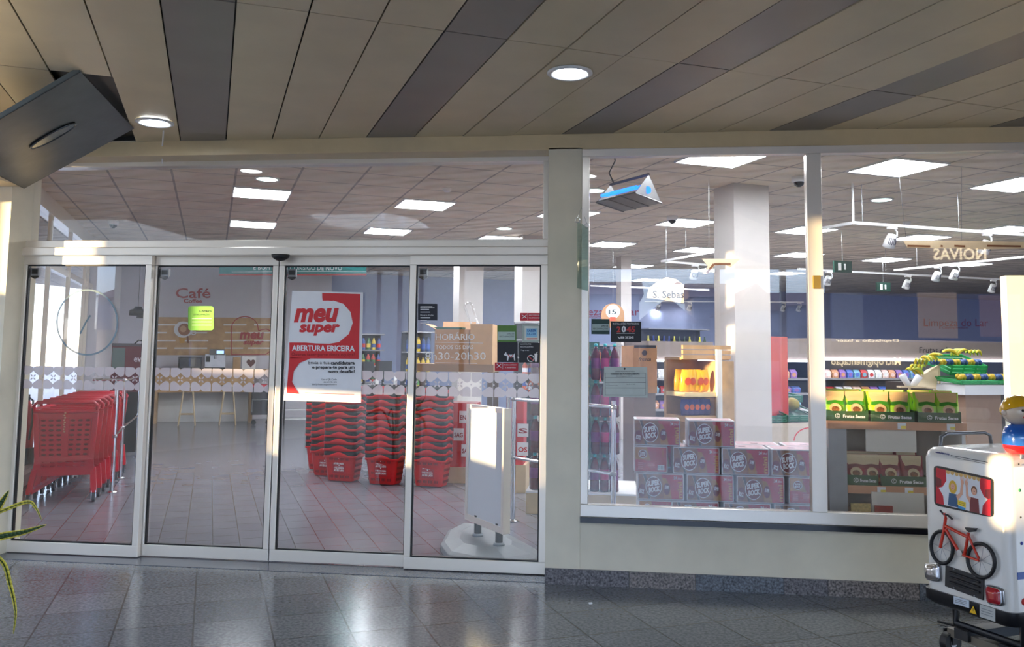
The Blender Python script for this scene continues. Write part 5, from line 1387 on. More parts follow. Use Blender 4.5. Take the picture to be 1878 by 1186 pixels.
for i in range(5):
    o = crisp(mat('crisp_navy', (40, 50, 130), .3, coat=.4), MATS['crisp_orange']) if cr_ is None else cr_.copy()
    if cr_ is None: cr_ = o
    else: COL.objects.link(o)
    o.location = gp(us(1252)+.04+i*.055, VS+.03, ZZ(1290, 762, VS)+.003); o.scale = (.8, .8, .75); o.rotation_euler = (0, 0, TH)
    tag(o, 'navy and orange snack bag, %s from the left below the yellow bags' % ORD[i], 'crisp bag', 'navy snack bags')
# red panel, green crates, melon
v = 2.9
tag(gb(MB(), U(1411, v), v, ZZ(1428, 766, v), U(1445, v), v+.06, ZZ(1428, 617, v), mat('red_panel', (205, 30, 28), .25, coat=.5)).build('partition'), 'tall glossy red panel just right of the white column', 'partition')
v = 2.7
t = empty('produce_island', (0, 0, 0), 0, 'cream produce island with a red arc between column and mullion', 'island')
gb(MB(), U(1405, v), v, 0, U(1510, v), v+.7, ZZ(1450, 776, v), mat('cream_island', (206, 190, 172), .5)).build('base', t)
m = MB(); A = Art(m, GV*v, GV, .002); A.line([(1456+30-30*cos(k*pi/16), 808-24*sin(k*pi/16)) for k in range(0, 9)]+[(1530, 784)], 2, M_RED, 1); m.build('painted_arc', t)
def crate(name, label, u0, u1, v0, v1, z0, z1, mt, tilt=0.0):
    m = MB(); g = .012; R = Matrix.Translation(gp(u0, v0, z0)) @ Matrix.Rotation(TH, 4, 'Z') @ Matrix.Rotation(tilt, 4, 'X'); w, d_, h = u1-u0, v1-v0, z1-z0
    m.T = R; m.box(0, 0, 0, w, d_, g, mt)
    for z in (0, h*.36, h*.72):
        hh = h*.26; m.box(0, 0, z, w, g, z+hh, mt); m.box(0, d_-g, z, w, d_, z+hh, mt); m.box(0, g, z, g, d_-g, z+hh, mt); m.box(w-g, g, z, w, d_-g, z+hh, mt)
    for x in (0, w*.33, w*.66, w-g*2): m.box(x, 0, 0, x+g*2, g*.9, h, mt)
    return tag(m.build(name), label, 'crate')
GC = mat('green_crate', (10, 104, 78), .4); GC2 = mat('bright_green_crate', (40, 160, 90), .4)
crate('green_crate', 'dark green crate on the produce island, left one', U(1412, v), U(1446, v), v+.03, v+.45, ZZ(1450, 775, v), ZZ(1450, 762, v), GC)
crate('green_crate', 'dark green crate on the produce island, right tilted one', U(1448, v), U(1508, v), v+.05, v+.55, ZZ(1450, 775, v)+.005, ZZ(1450, 762, v), GC, .25)
crate('green_crate', 'dark green crate at the back of the produce island', U(1448, v), U(1508, v), v+.35, v+.69, ZZ(1450, 758, v)+.1, ZZ(1450, 745, v)+.1, GC, .1)
c = fv(1452, 741, v+.3); tag(MB().ball((0, 0, 0), .09, mat('melon_skin', (150, 132, 40), .5, var=.15), 16, (1, 1, .85)).build('melon', loc=c), 'olive yellow melon behind the green crates', 'melon')
tag(MB().cbox((0, 0, 0), (.16, .12, .02), M_PAPER, Matrix.Rotation(.2, 3, 'Y')).build('paper_sheet', loc=fv(1478, 752, v+.2)), 'white paper lying on the right green crate', 'paper')
# banana stand and nets of potatoes in the right pane
v = 3.3
t = empty('banana_stand', (0, 0, 0), 0, 'sloping pale wood banana stand behind the snack bags', 'stand')
b0, b1, b2, b3 = fv(1668, 706, v), fv(1717, 712, v), fv(1722, 668, v+.3), fv(1698, 678, v+.3)
MB().prism([b0, b1, b2, b3], (0, 0, -.015), M_PLY).build('slope', t)
m = MB()
for q in (b0, b1, b2): m.cyl(q-Vector((0, 0, .015)), Vector((q.x, q.y, 0)), .015, M_PLY, 6)
m.build('leg', t)
lg = fv(1668, 704, v-.1); MB().cbox((lg.x+.02, lg.y, lg.z-.035), (.3, .16, .02), M_PLY).build('ledge', t)
def banana():
    m = MB(); YB = mat('banana_yellow', (225, 200, 50), .45, var=.08); 
    for k in range(4):
        o = Vector((0, .035*k, 0)); pts = [o+Vector((.1*cos(a)-.0, 0.01*k, .1*sin(a))) for a in [pi*.15+j*pi*.09 for j in range(8)]]
        m.tube(pts, [.004, .014, .018, .019, .019, .017, .011, .006], YB if k % 2 else mat('banana_green', (175, 190, 60), .45), 7)
    return m.build('banana_bunch')
bb_ = None
for i, (px, py) in enumerate(((1682, 690), (1694, 684), (1702, 673), (1712, 668), (1722, 663), (1738, 656), (1756, 655), (1775, 657))):
    o = banana() if bb_ is None else bb_.copy()
    if bb_ is None: bb_ = o
    else: COL.objects.link(o)
    o.location = fv(px, py, v+.15); o.rotation_euler = (0, .3*(-1)**i, TH+.5*i); tag(o, 'banana bunch, %s from the left behind the snack bags' % ORD[i], 'banana bunch', 'banana bunches')
for i, (px, py, r) in enumerate(((1660, 697, -.5), (1680, 698, .6))):
    m = MB(Matrix.Translation(fv(px, py, v-.1)) @ Matrix.Rotation(r, 4, 'Y')); m.lathe([(.001, -.08), (.035, -.08), (.045, .07), (.04, .075), (.001, .07)], M_WHITE, n=14); tag(m.build('white_cup'), 'white tapered cup %s behind the green snack bags' % ('tilting left' if i == 0 else 'tilting right'), 'cup')
t = empty('produce_island', (0, 0, 0), 0, 'dark produce island at the right edge of the window', 'island')
gb(MB(), U(1725, 3.6), 3.7, 0, U(1900, 3.6), 4.6, ZZ(1800, 690, 3.6)-.1, colm((60, 50, 46))).build('base', t)
v = 3.0
gb(MB(), U(1768, v), v, ZZ(1800, 724, v), U(1845, v), v+.5, ZZ(1800, 706, v), M_WHITE).build('front_ledge', t)
gb(MB(), U(1775, v), v+.05, 0, U(1840, v), v+.45, ZZ(1800, 724, v), colm((150, 120, 100))).build('pedestal', t)
crate('green_crate', 'bright green crate of yellow netted potatoes at the right', U(1765, v), U(1866, v), v+.02, v+.5, ZZ(1800, 706, v)+.005, ZZ(1800, 698, v), GC2, .1)
crate('green_crate', 'tilted bright green crate behind the netted potatoes', U(1800, v), U(1868, v), v+.5, v+.95, ZZ(1800, 690, v), ZZ(1800, 670, v), GC2, .35)
nb = None
for i in range(14):
    px = 1776+ (i % 7)*13.5; rr_ = i//7; m = MB()
    if nb is None or i == 1:
        for k in range(6): m.ball((.025*cos(k*1.05), .02*sin(k*1.05), .012*(k % 2)), .024, mat('potato_net', (215, 178, 50), .5, var=.2, scale=40) if i == 0 else mat('blue_net', (60, 90, 150), .5, var=.3, scale=40), 8)
        o = m.build('net_bag'); 
        if nb is None: nb = [o]
        else: nb.append(o)
    else: o = nb[i % 2].copy(); COL.objects.link(o)
    o.location = gp(U(px, v), v+.12+.42*rr_, ZZ(1800, 700-rr_*27, v)+.05); o.scale = (1.4, 1.6, 1.4)
    tag(o, '%s net bag of potatoes, %s from the left in the %s crate' % (('yellow', 'blue')[i % 2], ORD[i % 7], ('front', 'rear')[rr_]), 'net bag', 'net bags of potatoes')
# sunlit white stand at the very right
x0, x1 = fy(1849, 600, .5).x, fy(1905, 600, .5).x
tag(MB().box(x0, .5, 0, x1, .6, fy(1849, 505, .5).z, mat('white_panel', (238, 232, 220), .5, var=.01)).build('partition'), 'tall white partition at the right edge of the window', 'partition')
# ================================================================ outside, behind the photographer (seen mirrored in the glass)
def my(x, y, Yd): p = fy(x, y, Yd); return Vector((p.x, -Yd, p.z))
stc = mat('shade_blue_plaster', (132, 136, 150), .8, var=.04); rf = mat('terracotta_roof', (120, 96, 92), .8, var=.15, scale=20)  # white plaster; the blue of sky shade is put into its colour
def house(label, px0, px1, ye, yr, Yd, dep=8, gable=False):
    a, b = my(px0, ye, Yd), my(px1, ye, Yd); ze, zr = a.z, my((px0+px1)/2, yr, Yd).z
    t = empty('neighbour_house', (0, 0, 0), 0, label, 'house'); MB().box(a.x, -Yd-dep, -.13, b.x, -Yd, ze, stc).build('wall', t); m = MB()
    if gable: m.prism([(a.x-.3, -Yd+.2, ze), (b.x+.3, -Yd+.2, ze), ((a.x+b.x)/2, -Yd+.2, zr)], (0, -dep-.4, 0), rf)
    else: m.prism([(a.x-.3, -Yd+.3, ze), (a.x-.3, -Yd-dep-.3, ze), (a.x-.3, -Yd-dep/2, zr)], (b.x-a.x+.6, 0, 0), rf)
    m.build('roof', t)
    w = MB(); n = max(2, int(abs(b.x-a.x)/3))
    for i in range(n):
        x = a.x+(b.x-a.x)*(i+.5)/n; w.box(x-.5, -Yd-.02, ze*.35, x+.5, -Yd+.03, ze*.72, colm((70, 80, 95), .2))
    w.build('windows', t)['kind'] = 'stuff'
house('long house with a ridge roof across the square', 560, 1000, 560, 512, 34)
house('gabled house across the square, left', 1180, 1268, 590, 545, 40, gable=True)
house('raised terrace of houses far across the square, middle', 1020, 1172, 540, 508, 52)  # this terrace and the next raised to block horizon sky from the reflections
house('raised terrace of houses far across the square, right', 1272, 1338, 545, 512, 56)
house('terrace behind the right gabled house', 1432, 1700, 560, 530, 52)
house('tall shaded block across the square, left', 180, 548, 545, 515, 52)
house('gabled house across the square, right', 1345, 1425, 570, 520, 36, gable=True)
m = MB()
lh = bpy.data.objects['neighbour_house']
for px, w_ in ((583, .5), (612, .6)):
    a = my(px, 500, 37); MB().box(a.x-w_, a.y-.6, a.z-2.5, a.x+w_, a.y, a.z, stc).build('chimney', lh)
# added unseen gobo wall; slots let the low sun reach chosen things only
m = MB(); us_ = -8.5
BUSP = fz(1858, 1150, .28)
def slot(P, wl_, wr_, z0, z1):
    u_, v_ = uv(Vector(P)); s = v_-(u_+8.5)*math.tan(SUN_AZ-TH); dzz = (u_+8.5)/cos(SUN_AZ-TH)*math.tan(SUN_EL); return (s-wl_, s+wr_, z0+dzz, z1+dzz)
sn_ = slot((X(1552), SY, 1.2), .12, .1, sh1+.02, sh1+.3); cs_ = slot(gp(us(1275), VS), .14, .14, ZZ(1290, 728, VS), ZZ(1290, 628, VS))
ab_ = slot(cA, .3, .3, .68, 1.14); cl_ = slot(gp(2.34, 2.14), .1, .09, 1.55, 2.9); bu_ = slot(BUSP, .075, .075, .74, 1.12); pa_ = slot((fy(1868, 600, .5).x, .5, 1), .2, .16, 1.15, 2.3); fp_ = slot((-.5, -.05, 1), .012, .012, .6, 1.6)
SL = sorted([sn_, cs_, ab_, cl_, bu_, pa_, fp_])
WS = []; last_ = -14
for q_ in SL:
    if q_[0] > last_: WS.append((last_, q_[0], 9, 9))
    q_ = (max(q_[0], last_), q_[1], q_[2], q_[3])
    if q_[1] > q_[0]: WS.append(q_); last_ = q_[1]
WS.append((last_, 1.5, 9, 9))
for v0_, v1_, zlo_, zhi_ in (WS):
    gb(m, us_-.15, v0_, -.13, us_, v1_, min(zlo_, 4.4), M_WALL)
    if zhi_ < 9: gb(m, us_-.15, v0_, zhi_, us_, v1_, 4.4, M_WALL)
struct(m, 'wall_sun_gobo')
# opposite glazing posts and lintel of the arcade
gz = MB()
for px in (480, 692, 731, 773, 848, 1310, 1428, 1640):
    a = my(px, 600, 7.2); gz.box(a.x-.035, -7.27, 0, a.x+.035, -7.13, 4.2, M_FRAME)
struct(gz, 'window_4')
# shop opposite on the right
S0 = 6.0
a, b = my(1512, 600, S0), my(2300, 600, S0)
struct(MB().box(a.x, -S0-.3, 0, b.x, -S0, 2.98, M_TAUPE), 'wall_opposite')
lt = mat('cream_lettering', (235, 215, 180), .5, emit=(235, 215, 175), es=6)  # glow added so these words show in the window reflection
def mtext(s, px0, px1, yb, h, Yd=5.97, bold=.02):
    # mirrored in the window the words run right to left, so they start at the right
    p1, p0 = my(px1, yb, Yd), my(px0, yb, Yd); up = my(px1, yb-h, Yd).z-p1.z
    m = MB(); m.text(s, p1, p0-p1, (0, 0, up), lt, bold); return m
tag(mtext('NOIVAS', 1694, 1788, 481, 20).build('shop_lettering'), 'cream lettering NOIVAS on the shop across the arcade', 'lettering')
tag(mtext('Micropigmentação', 1512, 1636, 668, 13).build('shop_lettering'), 'cream lettering Micropigmentação on the shop across the arcade', 'lettering')
tag(mtext('Depilação a laser', 1520, 1632, 627, 5).build('shop_lettering'), 'small cream lettering above the large word across the arcade', 'lettering')
p0, p1 = my(1512, 626, 5.99), my(1848, 543, 5.99)
struct(MB().box(p0.x, -5.999, p0.z, p1.x, -5.985, p1.z, mat('lit_shop_window', (90, 105, 160), .3, emit=(120, 140, 205), es=.55)), 'window_5')
for px0, px1, y0, y1, c, w in ((1515, 1568, 540, 620, (150, 165, 205), 'left'), (1668, 1735, 540, 620, (215, 190, 180), 'middle'), (1778, 1846, 545, 618, (170, 150, 180), 'right')):
    p0, p1 = my(px0, y1, 5.97), my(px1, y0, 5.97); tag(MB().box(p0.x, -5.984, p0.z, p1.x, -5.97, p1.z, mat('poster_glow_'+w, c, .4, var=.2, scale=6, emit=c, es=.9)).build('window_poster'), 'pale poster in the shop across the arcade, %s of three' % w, 'poster')  # posters given a glow of their own to show up mirrored

# ================================================================ kiddie ride bus
BA, BB = fz(1697, 1097, .28), fz(1858, 1150, .28)
fa = BB-BA; fa.z = 0; FW_ = fa.length; ex = fa.normalized(); ey = Vector((-ex.y, ex.x, 0))
if ey.x < 0: ey = -ey                            # length of the bus runs right
RB = Matrix(((ex.x, ey.x, 0, BA.x), (ex.y, ey.y, 0, BA.y), (0, 0, 1, 0), (0, 0, 0, 1)))
bus = empty('kiddie_ride_bus', (0, 0, 0), 0, 'white coin ride shaped like a toy bus with a figure on its roof', 'coin ride')
BUSW = mat('bus_white', (236, 232, 224), .22, coat=.6, var=.015); BUSK = mat('bus_black', (20, 20, 24), .4)
LB_ = 1.35; ZT_ = hz(BA, 815)-.0
zlo = .34
def body_loop(z, ins, r):
    o = []
    for cx, cy, a0 in ((FW_-ins-r, LB_-ins-r, 0), (ins+r, LB_-ins-r, pi/2), (ins+r, ins+r, pi), (FW_-ins-r, ins+r, 3*pi/2)):
        for k in range(6): a = a0+k*pi/10; o.append(Vector((cx+r*cos(a), cy+r*sin(a), z)))
    return o
m = MB(RB); m.loft([body_loop(zlo, 0, .05), body_loop(ZT_-.06, 0, .05), body_loop(ZT_-.03, .008, .05), body_loop(ZT_-.01, .025, .05), body_loop(ZT_, .06, .05)], BUSW); m.build('body', bus)
m = MB(RB); m.loft([body_loop(.27, .01, .05), body_loop(.29, -.012, .05), body_loop(zlo, -.012, .05)], BUSK); m.build('bumper', bus)
m = MB(RB); m.box(-.0+.3, .62, ZT_, FW_-.1, 1.1, ZT_+.09, BUSW); m.build('roof_box', bus, bevel=.03)
def on(px, py, o=.0):                            # a point of the rear face measured on the photo, in bus coordinates
    p = hit(px, py, BA, ey); q = p-BA; return Vector((q.dot(ex), -o, p.z))
def fpoly(m, pts, mt, o): m.poly([on(x, y, o) for x, y in pts], mt)
def rnd(q, r=.22):                               # rounded quad in pixels
    o = []
    for i in range(4):
        p0, p, p1 = Vector(q[i-1]), Vector(q[i]), Vector(q[(i+1) % 4]); a = p+(p0-p)*r; b = p+(p1-p)*r
        for k in range(5): t_ = k/4; o.append(tuple((a*(1-t_)**2+p*2*t_*(1-t_)+b*t_**2)))
    return o
m = MB(RB); Q = [(1714, 852), (1823, 877), (1823, 949), (1715, 926)]
m.prism([on(x, y, 0) for x, y in rnd(Q, .1)], (0, -.006, 0), BUSK); m.build('window_frame', bus)
m = MB(RB); qx = lambda a, b: (1718.5+a*(1818.5-1718.5), 857+a*23+b*(65+a*1))
pb_ = lambda pts, mt, o: fpoly(m, [qx(a, b) for a, b in pts], mt, o)
pb_([(0, 0), (1, 0), (1, 1), (0, 1)], mat('picture_white', (236, 236, 240), .3), .0066)
cr1 = mat('curtain_red', (205, 30, 50), .4); cr2 = mat('curtain_dark', (110, 20, 32), .4); skin = mat('cartoon_skin', (235, 180, 150), .4)
pb_([(0, 0), (.18, 0), (.19, .3), (.12, .5), (.05, .55), (.13, .75), (.15, 1), (0, 1)], cr1, .0072); pb_([(0, .25), (.1, .3), (.1, .48), (.03, .55), (0, .5)], cr2, .0076)
pb_([(1, 0), (.8, 0), (.81, .3), (.88, .5), (.95, .55), (.86, .75), (.84, 1), (1, 1)], cr1, .0072); pb_([(1, .25), (.9, .3), (.9, .48), (.97, .55), (1, .5)], cr2, .0076)
for i in range(8): pb_([(.18+.08*i, 0), (.26+.08*i, 0), (.25+.08*i, .08), (.22+.08*i, .11), (.19+.08*i, .08)], mat('valance_gold', (222, 180, 110), .4), .0074)
def circ(a, b, r, ry, mt, o, n=14): pb_([(a+r*cos(2*pi*k/n), b+ry*sin(2*pi*k/n)) for k in range(n)], mt, o)
circ(.31, .44, .075, .19, mat('hair_blond', (225, 180, 60), .4), .0074); circ(.31, .43, .04, .1, skin, .0078)
pb_([(.24, .62), (.38, .62), (.42, .98), (.22, .98)], mat('jumper_blue', (50, 90, 130), .4), .0076); pb_([(.37, .66), (.44, .55), (.46, .3), (.5, .3), (.49, .58), (.4, .78)], skin, .0078); circ(.485, .24, .03, .08, skin, .008)
for k in (-1, 0, 1): pb_([(.47+k*.018, .2), (.482+k*.018, .2), (.485+k*.025, .1), (.475+k*.025, .1)], skin, .0081)
circ(.7, .4, .055, .13, mat('hair_brown', (130, 80, 50), .4), .0074); circ(.7, .43, .042, .1, skin, .0078)
pb_([(.62, .6), (.78, .6), (.8, 1), (.62, 1)], mat('jumper_maroon', (120, 45, 50), .4), .0076); pb_([(.64, .62), (.6, .58), (.58, .3), (.545, .3), (.555, .62), (.62, .78)], skin, .0078); circ(.56, .24, .03, .08, skin, .008)
for k in (-1, 0, 1): pb_([(.545+k*.018, .2), (.557+k*.018, .2), (.56+k*.025, .1), (.55+k*.025, .1)], skin, .0081)
for a_ in (.298, .322, .688, .712): circ(a_, .41 if a_ < .5 else .42, .005, .012, M_INK, .0084, 6)
pb_([(.295, .48), (.325, .48), (.31, .5)], cr1, .0084); pb_([(.685, .49), (.715, .49), (.7, .51)], cr1, .0084)
pb_([(.4, .76), (.55, .78), (.55, .93), (.4, .9)], colm((240, 210, 60)), .0082); pb_([(.42, .92), (.54, .94), (.54, 1), (.4, 1)], colm((60, 150, 205)), .0082)
for k in range(2): pb_([(.42, .81+k*.05), (.53, .83+k*.05), (.53, .84+k*.05), (.42, .82+k*.05)], M_INK, .0085)
m.build('window_picture', bus)
# moulded bicycle
bi = MB(RB); o_ = .018; TY = mat('tyre_black', (22, 22, 24), .5)
def wheel(mb, cx, cy, rx, ry):
    pts = [on(cx+rx*cos(2*pi*k/24), cy+ry*sin(2*pi*k/24)+(rx*cos(2*pi*k/24))*.17, o_) for k in range(24)]; mb.tube(pts, .009, TY, 8, True)
W1, W2 = (1732.5, 1003, 20, 29.5), (1804.5, 1027, 25, 31)
tw_ = MB(RB); wheel(tw_, *W1); tw_.build('bicycle_wheel', bus); tw_ = MB(RB); wheel(tw_, *W2); tw_.build('bicycle_wheel', bus)
sp = MB(RB)
for W in (W1, W2):
    for k in range(8):
        a = k*pi/4+.2; sp.tube([on(W[0], W[1], o_), on(W[0]+W[2]*.92*cos(a), W[1]+W[3]*.92*sin(a)+W[2]*.92*cos(a)*.17, o_)], .0012, M_STEEL, 4)
sp.build('spokes', bus)['kind'] = 'stuff'
fr2 = MB(RB); BRD = mat('bicycle_red', (205, 50, 30), .25, coat=.5)
def ft(pts, r, mb=None, mt=BRD): (mb or fr2).tube([on(x, y, o_+.006) for x, y in pts], r, mt, 8)
ft([(1741, 948), (1738, 970), (1731, 1003)], .0075); ft([(1741, 964), (1782, 984)], .0085); ft([(1741, 970), (1766, 1012)], .008); ft([(1783, 976), (1776, 1015), (1768, 1015)], .0075); ft([(1783, 982), (1802, 1024)], .006); ft([(1770, 1016), (1802, 1027)], .006); ft([(1741, 948), (1738, 940)], .006)
fr2.build('bicycle_frame', bus)
h2 = MB(RB); ft([(1731, 935), (1737, 942), (1745, 944), (1753, 951)], .005, h2, BUSK); h2.build('handlebar', bus)
h2 = MB(RB); h2.prism([on(x, y, .03) for x, y in ((1777, 966), (1783, 967), (1796, 968), (1793, 974), (1785, 975), (1780, 971))], (0, .02, 0), BUSK); h2.build('saddle', bus)
h2 = MB(RB); c = on(1768, 1013, o_); h2.cyl(c+Vector((0, .0, 0)), c+Vector((0, -.014, 0)), .016, M_STEEL, 16); h2.build('crank', bus)
# lamps, grille, plates
def lamp(name, q, mt, label=None):
    mb = MB(RB); P = [on(x, y, 0) for x, y in rnd(q, .25)]; c = sum(P, Vector())/len(P); mb.loft([P, [p+Vector((0, -.018, 0)) for p in P], [c+(p-c)*.88+Vector((0, -.022, 0)) for p in P]], M_STEEL if 'rear' in name else M_STEEL, True)
    mb.loft([[c+(p-c)*.86+Vector((0, -.022, 0)) for p in P], [c+(p-c)*.7+Vector((0, -.034, 0)) for p in P], [c+(p-c)*.3+Vector((0, -.038, 0)) for p in P]], mt, True)
    o = mb.build(name, bus)
    if label: o['label'] = label
lamp('tail_lamp', [(1699, 1032), (1727, 1033), (1729, 1067), (1702, 1062)], mat('chrome_lamp', (200, 195, 192), .12, .9, var=.3, scale=25), 'chrome and red left lamp')
lamp('tail_lamp', [(1811, 1070), (1842, 1078), (1844, 1112), (1815, 1106)], mat('red_lamp', (175, 24, 40), .12, coat=.8), 'dark red right lamp')
mb = MB(RB); mb.prism([on(x, y, 0) for x, y in ((1736, 1036), (1806, 1060), (1805, 1100), (1735, 1074))], (0, -.008, 0), BUSK)
for k in range(3): mb.tube([on(1745, 1048+k*9, .012), on(1800, 1067+k*9.5, .012)], .005, BUSK, 6)
for x, y in ((1752, 1043), (1790, 1056), (1752, 1077), (1790, 1092)): mb.ball(on(x, y, .01), .004, M_STEEL, 8)
mb.build('grille', bus)
for q, mt, nm in (([(1753, 1092), (1781, 1100), (1781, 1114), (1753, 1106)], colm((205, 215, 225)), 'number_plate'), ([(1801, 1107), (1829, 1116), (1829, 1139), (1801, 1130)], colm((190, 192, 188)), 'data_plate')):
    mb = MB(RB); mb.prism([on(x, y, .012) for x, y in q], (0, -.003, 0), mt)
    for k in range(3):
        a, b = Vector(q[0]).lerp(Vector(q[3]), .25+.2*k), Vector(q[1]).lerp(Vector(q[2]), .25+.2*k); mb.poly([on(*(a.lerp(b, .1)), .0155), on(*(a.lerp(b, .85)), .0155), on(*(a.lerp(b, .85)+Vector((0, 1.1))), .0155), on(*(a.lerp(b, .1)+Vector((0, 1.1))), .0155)], colm((120, 125, 130)))
    mb.build(nm, bus)
mb = MB(RB); fpoly(mb, [(1789, 1110), (1795, 1126), (1782, 1122)], mat('warning_yellow', (240, 190, 30), .4), .0145); fpoly(mb, [(1788.4, 1114), (1789.6, 1114.4), (1789.4, 1120), (1788.6, 1119.8)], M_INK, .015); mb.build('warning_sign', bus)
mb = MB(RB); fpoly(mb, [(1716, 828), (1741, 832), (1741, 833.5), (1716, 829.5)], mat('ink_blue', (50, 60, 120), .5), .002); mb.text('coltania', on(1719, 831, .003), on(1742, 835, .003)-on(1719, 831, .003), (0, 0, .014), MATS['ink_blue'], shear=.3)
fpoly(mb, [(1744, 834), (1812, 847), (1812, 848), (1744, 835)], M_INK, .002); fpoly(mb, [(1744, 837), (1808, 850), (1808, 850.6), (1744, 837.6)], M_INK, .002); mb.build('lettering', bus)
mb = MB(RB); mb.box(FW_+.0005, .04, hz(BB, 1064)-.0, FW_+.003, LB_-.05, hz(BB, 1051), mat('stripe_blue', (25, 70, 150), .3)); mb.build('side_stripe', bus)
for i, (py, mt, r_) in enumerate(((852, M_INK, .005), (900, colm((60, 150, 90)), .008), (950, M_INK, .005), (998, colm((70, 80, 170)), .008), (1106, colm((190, 40, 40)), .016))):
    mb = MB(RB); z = hz(BB, py); mb.ball((FW_+.002, .075, z), r_, mt, 10, (.4, 1, 1)); mb.build('side_screw', bus)
mb = MB(RB)
for x0, y0_ in ((.03, .1), (FW_-.02, .12)):
    mb.tube([(x0, y0_, ZT_-.02), (x0, y0_+.01, ZT_+.04), (x0, y0_+.05, ZT_+.055), (x0, y0_+.32, ZT_+.055), (x0, y0_+.36, ZT_+.04), (x0, y0_+.37, ZT_-.02)], .009, mat('grey_tube', (120, 122, 128), .3, .6), 8)
mb.build('handle', bus)
mb = MB(RB); mb.tube([(.06, .14, .3), (.06, .14, .16), (FW_-.06, .14, .16), (FW_-.06, .14, .3)], .02, BUSK, 6); mb.box(.08, .1, .1, .16, .9, .15, BUSK); mb.box(FW_-.16, .1, .1, FW_-.08, .9, .15, BUSK); mb.box(.02, .12, .09, FW_-.02, .17, .13, colm((120, 110, 95))); mb.box(.02, .9, .09, FW_-.02, .95, .13, BUSK); mb.build('chassis', bus)
for x, y in ((.02, .14), (FW_-.02, .14), (.02, .92), (FW_-.02, .92)):
    mb = MB(RB); mb.cyl((x-.02, y, .055), (x+.02, y, .055), .055, mat('caster_black', (22, 22, 24), .5), 18); mb.cyl((x-.023, y, .055), (x+.023, y, .055), .02, M_STEEL, 12); mb.box(x-.03, y-.015, .05, x-.022, y+.015, .12, M_BLACK); mb.box(x+.022, y-.015, .05, x+.03, y+.015, .12, M_BLACK); mb.build('wheel', bus)
# the round toy figure stands on the roof
Pf = hit(1856, 833, (0, 0, ZT_), Vector((0, 0, 1))); fc = Vector((Pf.x, Pf.y, ZT_)) + ey*.05
sc_ = 56/1581*((RM.transposed() @ (fc-EYEPOS))[2]*-1)/2
fg = empty('toy_figure', fc, 0, 'round toy boy figure with yellow hair in blue and red on the bus roof', 'toy figure')
MB().lathe([(.001, 0), (sc_*.75, .004), (sc_*.98, sc_*.4), (sc_*1.0, sc_*.62)], mat('toy_red', (205, 30, 36), .15, coat=.8), n=24).build('trousers', fg)
MB().lathe([(sc_*1.0, sc_*.62), (sc_*1.02, sc_*.95), (sc_*.98, sc_*1.35), (sc_*.8, sc_*1.75), (sc_*.45, sc_*1.95), (.001, sc_*1.98)], mat('toy_blue', (24, 96, 190), .15, coat=.8), n=24).build('jumper', fg)
TSK = mat('toy_skin', (226, 205, 180), .2, coat=.6); hd = MB(); hc = Vector((0, 0, sc_*2.75)); hd.ball(hc, sc_*.98, TSK, 24, (1, 1, .92)); FD = (ex*.9+ey*.1 + Vector((0, 0, 0))).normalized(); FD = (-ey*.25+ex*.97).normalized(); SDv = Vector((-FD.y, FD.x, 0))
hd.ball(hc+FD*sc_*1.0+Vector((0, 0, -.05*sc_)), sc_*.16, TSK, 10)
for s_ in (-1, 1): hd.ball(hc+SDv*s_*sc_*.95+Vector((0, 0, -.05*sc_)), sc_*.2, TSK, 10)
head = hd.build('head', fg)
e_ = MB()
for s_ in (-1, 1): e_.ball(hc+FD*sc_*.88+SDv*s_*sc_*.32+Vector((0, 0, .12*sc_)), sc_*.09, M_INK, 8)
e_.build('eyes', head); e_ = MB(); e_.tube([hc+FD*sc_*.9+SDv*a*sc_+Vector((0, 0, -.38*sc_+abs(a)*.25*sc_)) for a in (-.3, -.15, 0, .15, .3)], .004, M_RED, 6); e_.build('mouth', head)
hr = MB(); n = 24; L = []
tz = Matrix.Rotation(radians(-20), 3, SDv) 
for k in range(7):
    th_ = k*pi/2/6*1.02; L.append([hc+tz @ Vector((sc_*1.06*max(.001, sin(th_))*cos(2*pi*j/n), sc_*1.06*max(.001, sin(th_))*sin(2*pi*j/n), sc_*1.0*cos(th_)+.08*sc_)) for j in range(n)])
hr.loft(L, mat('toy_yellow', (238, 178, 20), .15, coat=.8), True, True); hr.ball(hc-FD*sc_*.75+Vector((0, 0, -.1*sc_)), sc_*.42, MATS['toy_yellow'], 12); hr.build('hair', head)
m = MB(); m.ball(hc*.62+FD*sc_*.95, sc_*.22, M_BLACK, 10); m.build('hand', fg)
# mains cable under the ride
m = MB(); g0 = fz(1840, 1160); m.tube([Vector((g0.x-.3, g0.y+.12, .012)), Vector((g0.x-.18, g0.y, .01)), Vector((g0.x-.02, g0.y+.02, .01)), Vector((g0.x+.2, g0.y+.1, .012)), Vector((g0.x+.9, g0.y+.2, .01))], .007, M_BLACK, 6)
tag(m.build('power_cable'), 'black mains cable lying on the floor under the coin ride', 'cable')

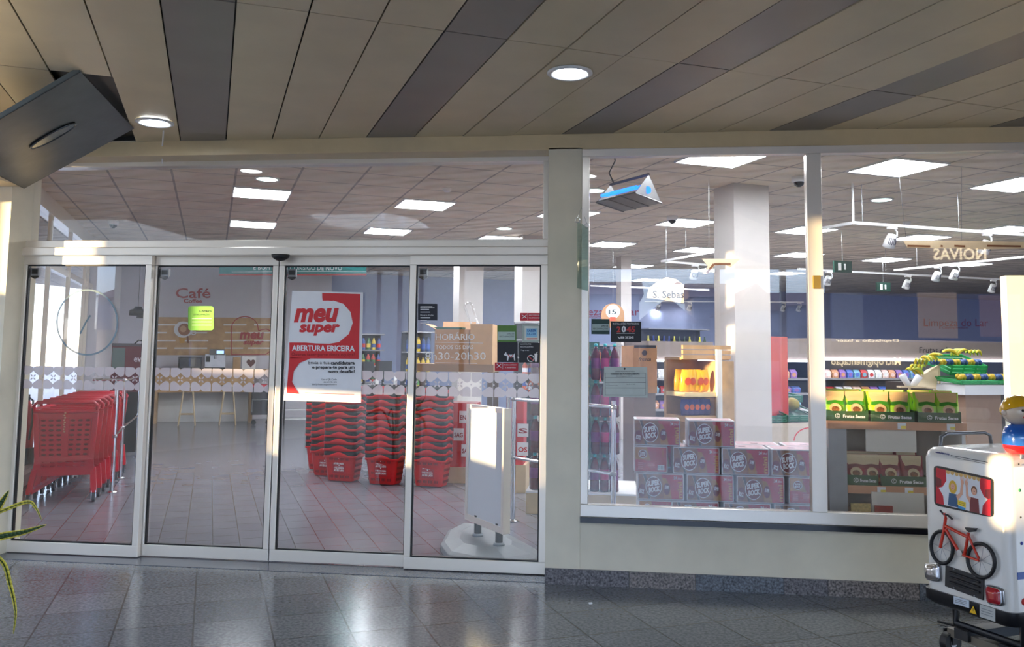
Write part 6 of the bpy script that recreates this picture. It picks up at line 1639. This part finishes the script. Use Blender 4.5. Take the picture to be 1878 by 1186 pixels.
# ================================================================ plant at the left edge
def pc(px, py, dpt):
    d = ray(px, py); f0 = RM @ Vector((0, 0, -1)); return EYEPOS + d*(dpt/d.dot(f0))
pt = empty('potted_plant', (0, 0, 0), 0, 'potted plant with yellow edged drooping leaves at the left edge', 'plant')
root = pc(-190, 1150, 2.9); root.z = 0
MB().lathe([(.001, 0), (.13, 0), (.17, .3), (.18, .32), (.16, .32), (.15, .29), (.001, .29)], mat('clay_pot', (150, 85, 60), .7), root, 20).build('pot', pt)
LG = mat('leaf_green', (38, 66, 28), .4, var=.2); LY = mat('leaf_yellow', (205, 190, 70), .4, var=.1)
stem_top = root+Vector((0, 0, .55)); MB().cyl(root+Vector((0, 0, .28)), stem_top, .02, LG, 8, .014).build('stem', pt)
def leaf(pts, w, tw=0.0, wg=.6):
    lf = MB(); pts = [Vector(p) for p in pts]
    # smooth the spine
    S = []
    for i in range(len(pts)-1):
        p0 = pts[max(0, i-1)]; p1 = pts[i]; p2 = pts[i+1]; p3 = pts[min(len(pts)-1, i+2)]
        for k in range(6):
            t_ = k/6; S.append(.5*((2*p1)+(-p0+p2)*t_+(2*p0-5*p1+4*p2-p3)*t_**2+(-p0+3*p1-3*p2+p3)*t_**3))
    S.append(pts[-1]); n = len(S); A_, B_ = [], []
    vv = []
    for i, p in enumerate(S):
        t_ = (S[min(n-1, i+1)]-S[max(0, i-1)]).normalized(); sd_ = t_.cross((p-EYEPOS).normalized()).normalized(); sd_ = (sd_*cos(tw)+ (t_.cross(sd_))*sin(tw))
        f_ = i/(n-1); ww = w*(min(1, f_*4+.25))*(1-max(0, f_-.55)/.45)**.7 + .0006; vv.append([p-sd_*ww, p-sd_*ww*wg, p+(t_.cross(sd_))*ww*.25, p+sd_*ww*wg, p+sd_*ww])
    for i in range(n-1):
        for k in range(4): lf.add([vv[i][k], vv[i+1][k], vv[i+1][k+1], vv[i][k+1]], [(0, 1, 2, 3)], LY if k in (0, 3) else LG, True)
    lf.build('leaf', pt, solid=.0012)
D_ = 2.9
leaf([stem_top, pc(-60, 1000, D_), pc(0, 984, D_), pc(45, 975, D_), pc(85, 962, D_)], .014, .5)
leaf([stem_top, pc(-60, 960, D_), pc(0, 938, D_), pc(50, 920, D_), pc(66, 932, D_), pc(76, 953, D_)], .006, .3, .1)
leaf([stem_top, pc(-60, 1000, D_), pc(-20, 950, D_), pc(0, 925, D_), pc(16, 899, D_)], .016, .2)
leaf([stem_top, pc(-60, 1010, D_), pc(0, 1026, D_), pc(18, 1072, D_), pc(28, 1120, D_), pc(24, 1162, D_)], .011, .9, .1)
leaf([stem_top, stem_top+Vector((-.1, .1, .3)), stem_top+Vector((-.3, .1, .25))], .016); leaf([stem_top, stem_top+Vector((-.05, -.1, .3)), stem_top+Vector((-.15, -.3, .2))], .016)
tag(MB().cbox(fz(1083, 1107)+Vector((0, 0, .004)), (.02, .012, .008), M_PAPER, Matrix.Rotation(.4, 3, 'Z')).build('paper_scrap'), 'tiny white paper scrap on the floor in front of the pillar', 'scrap')
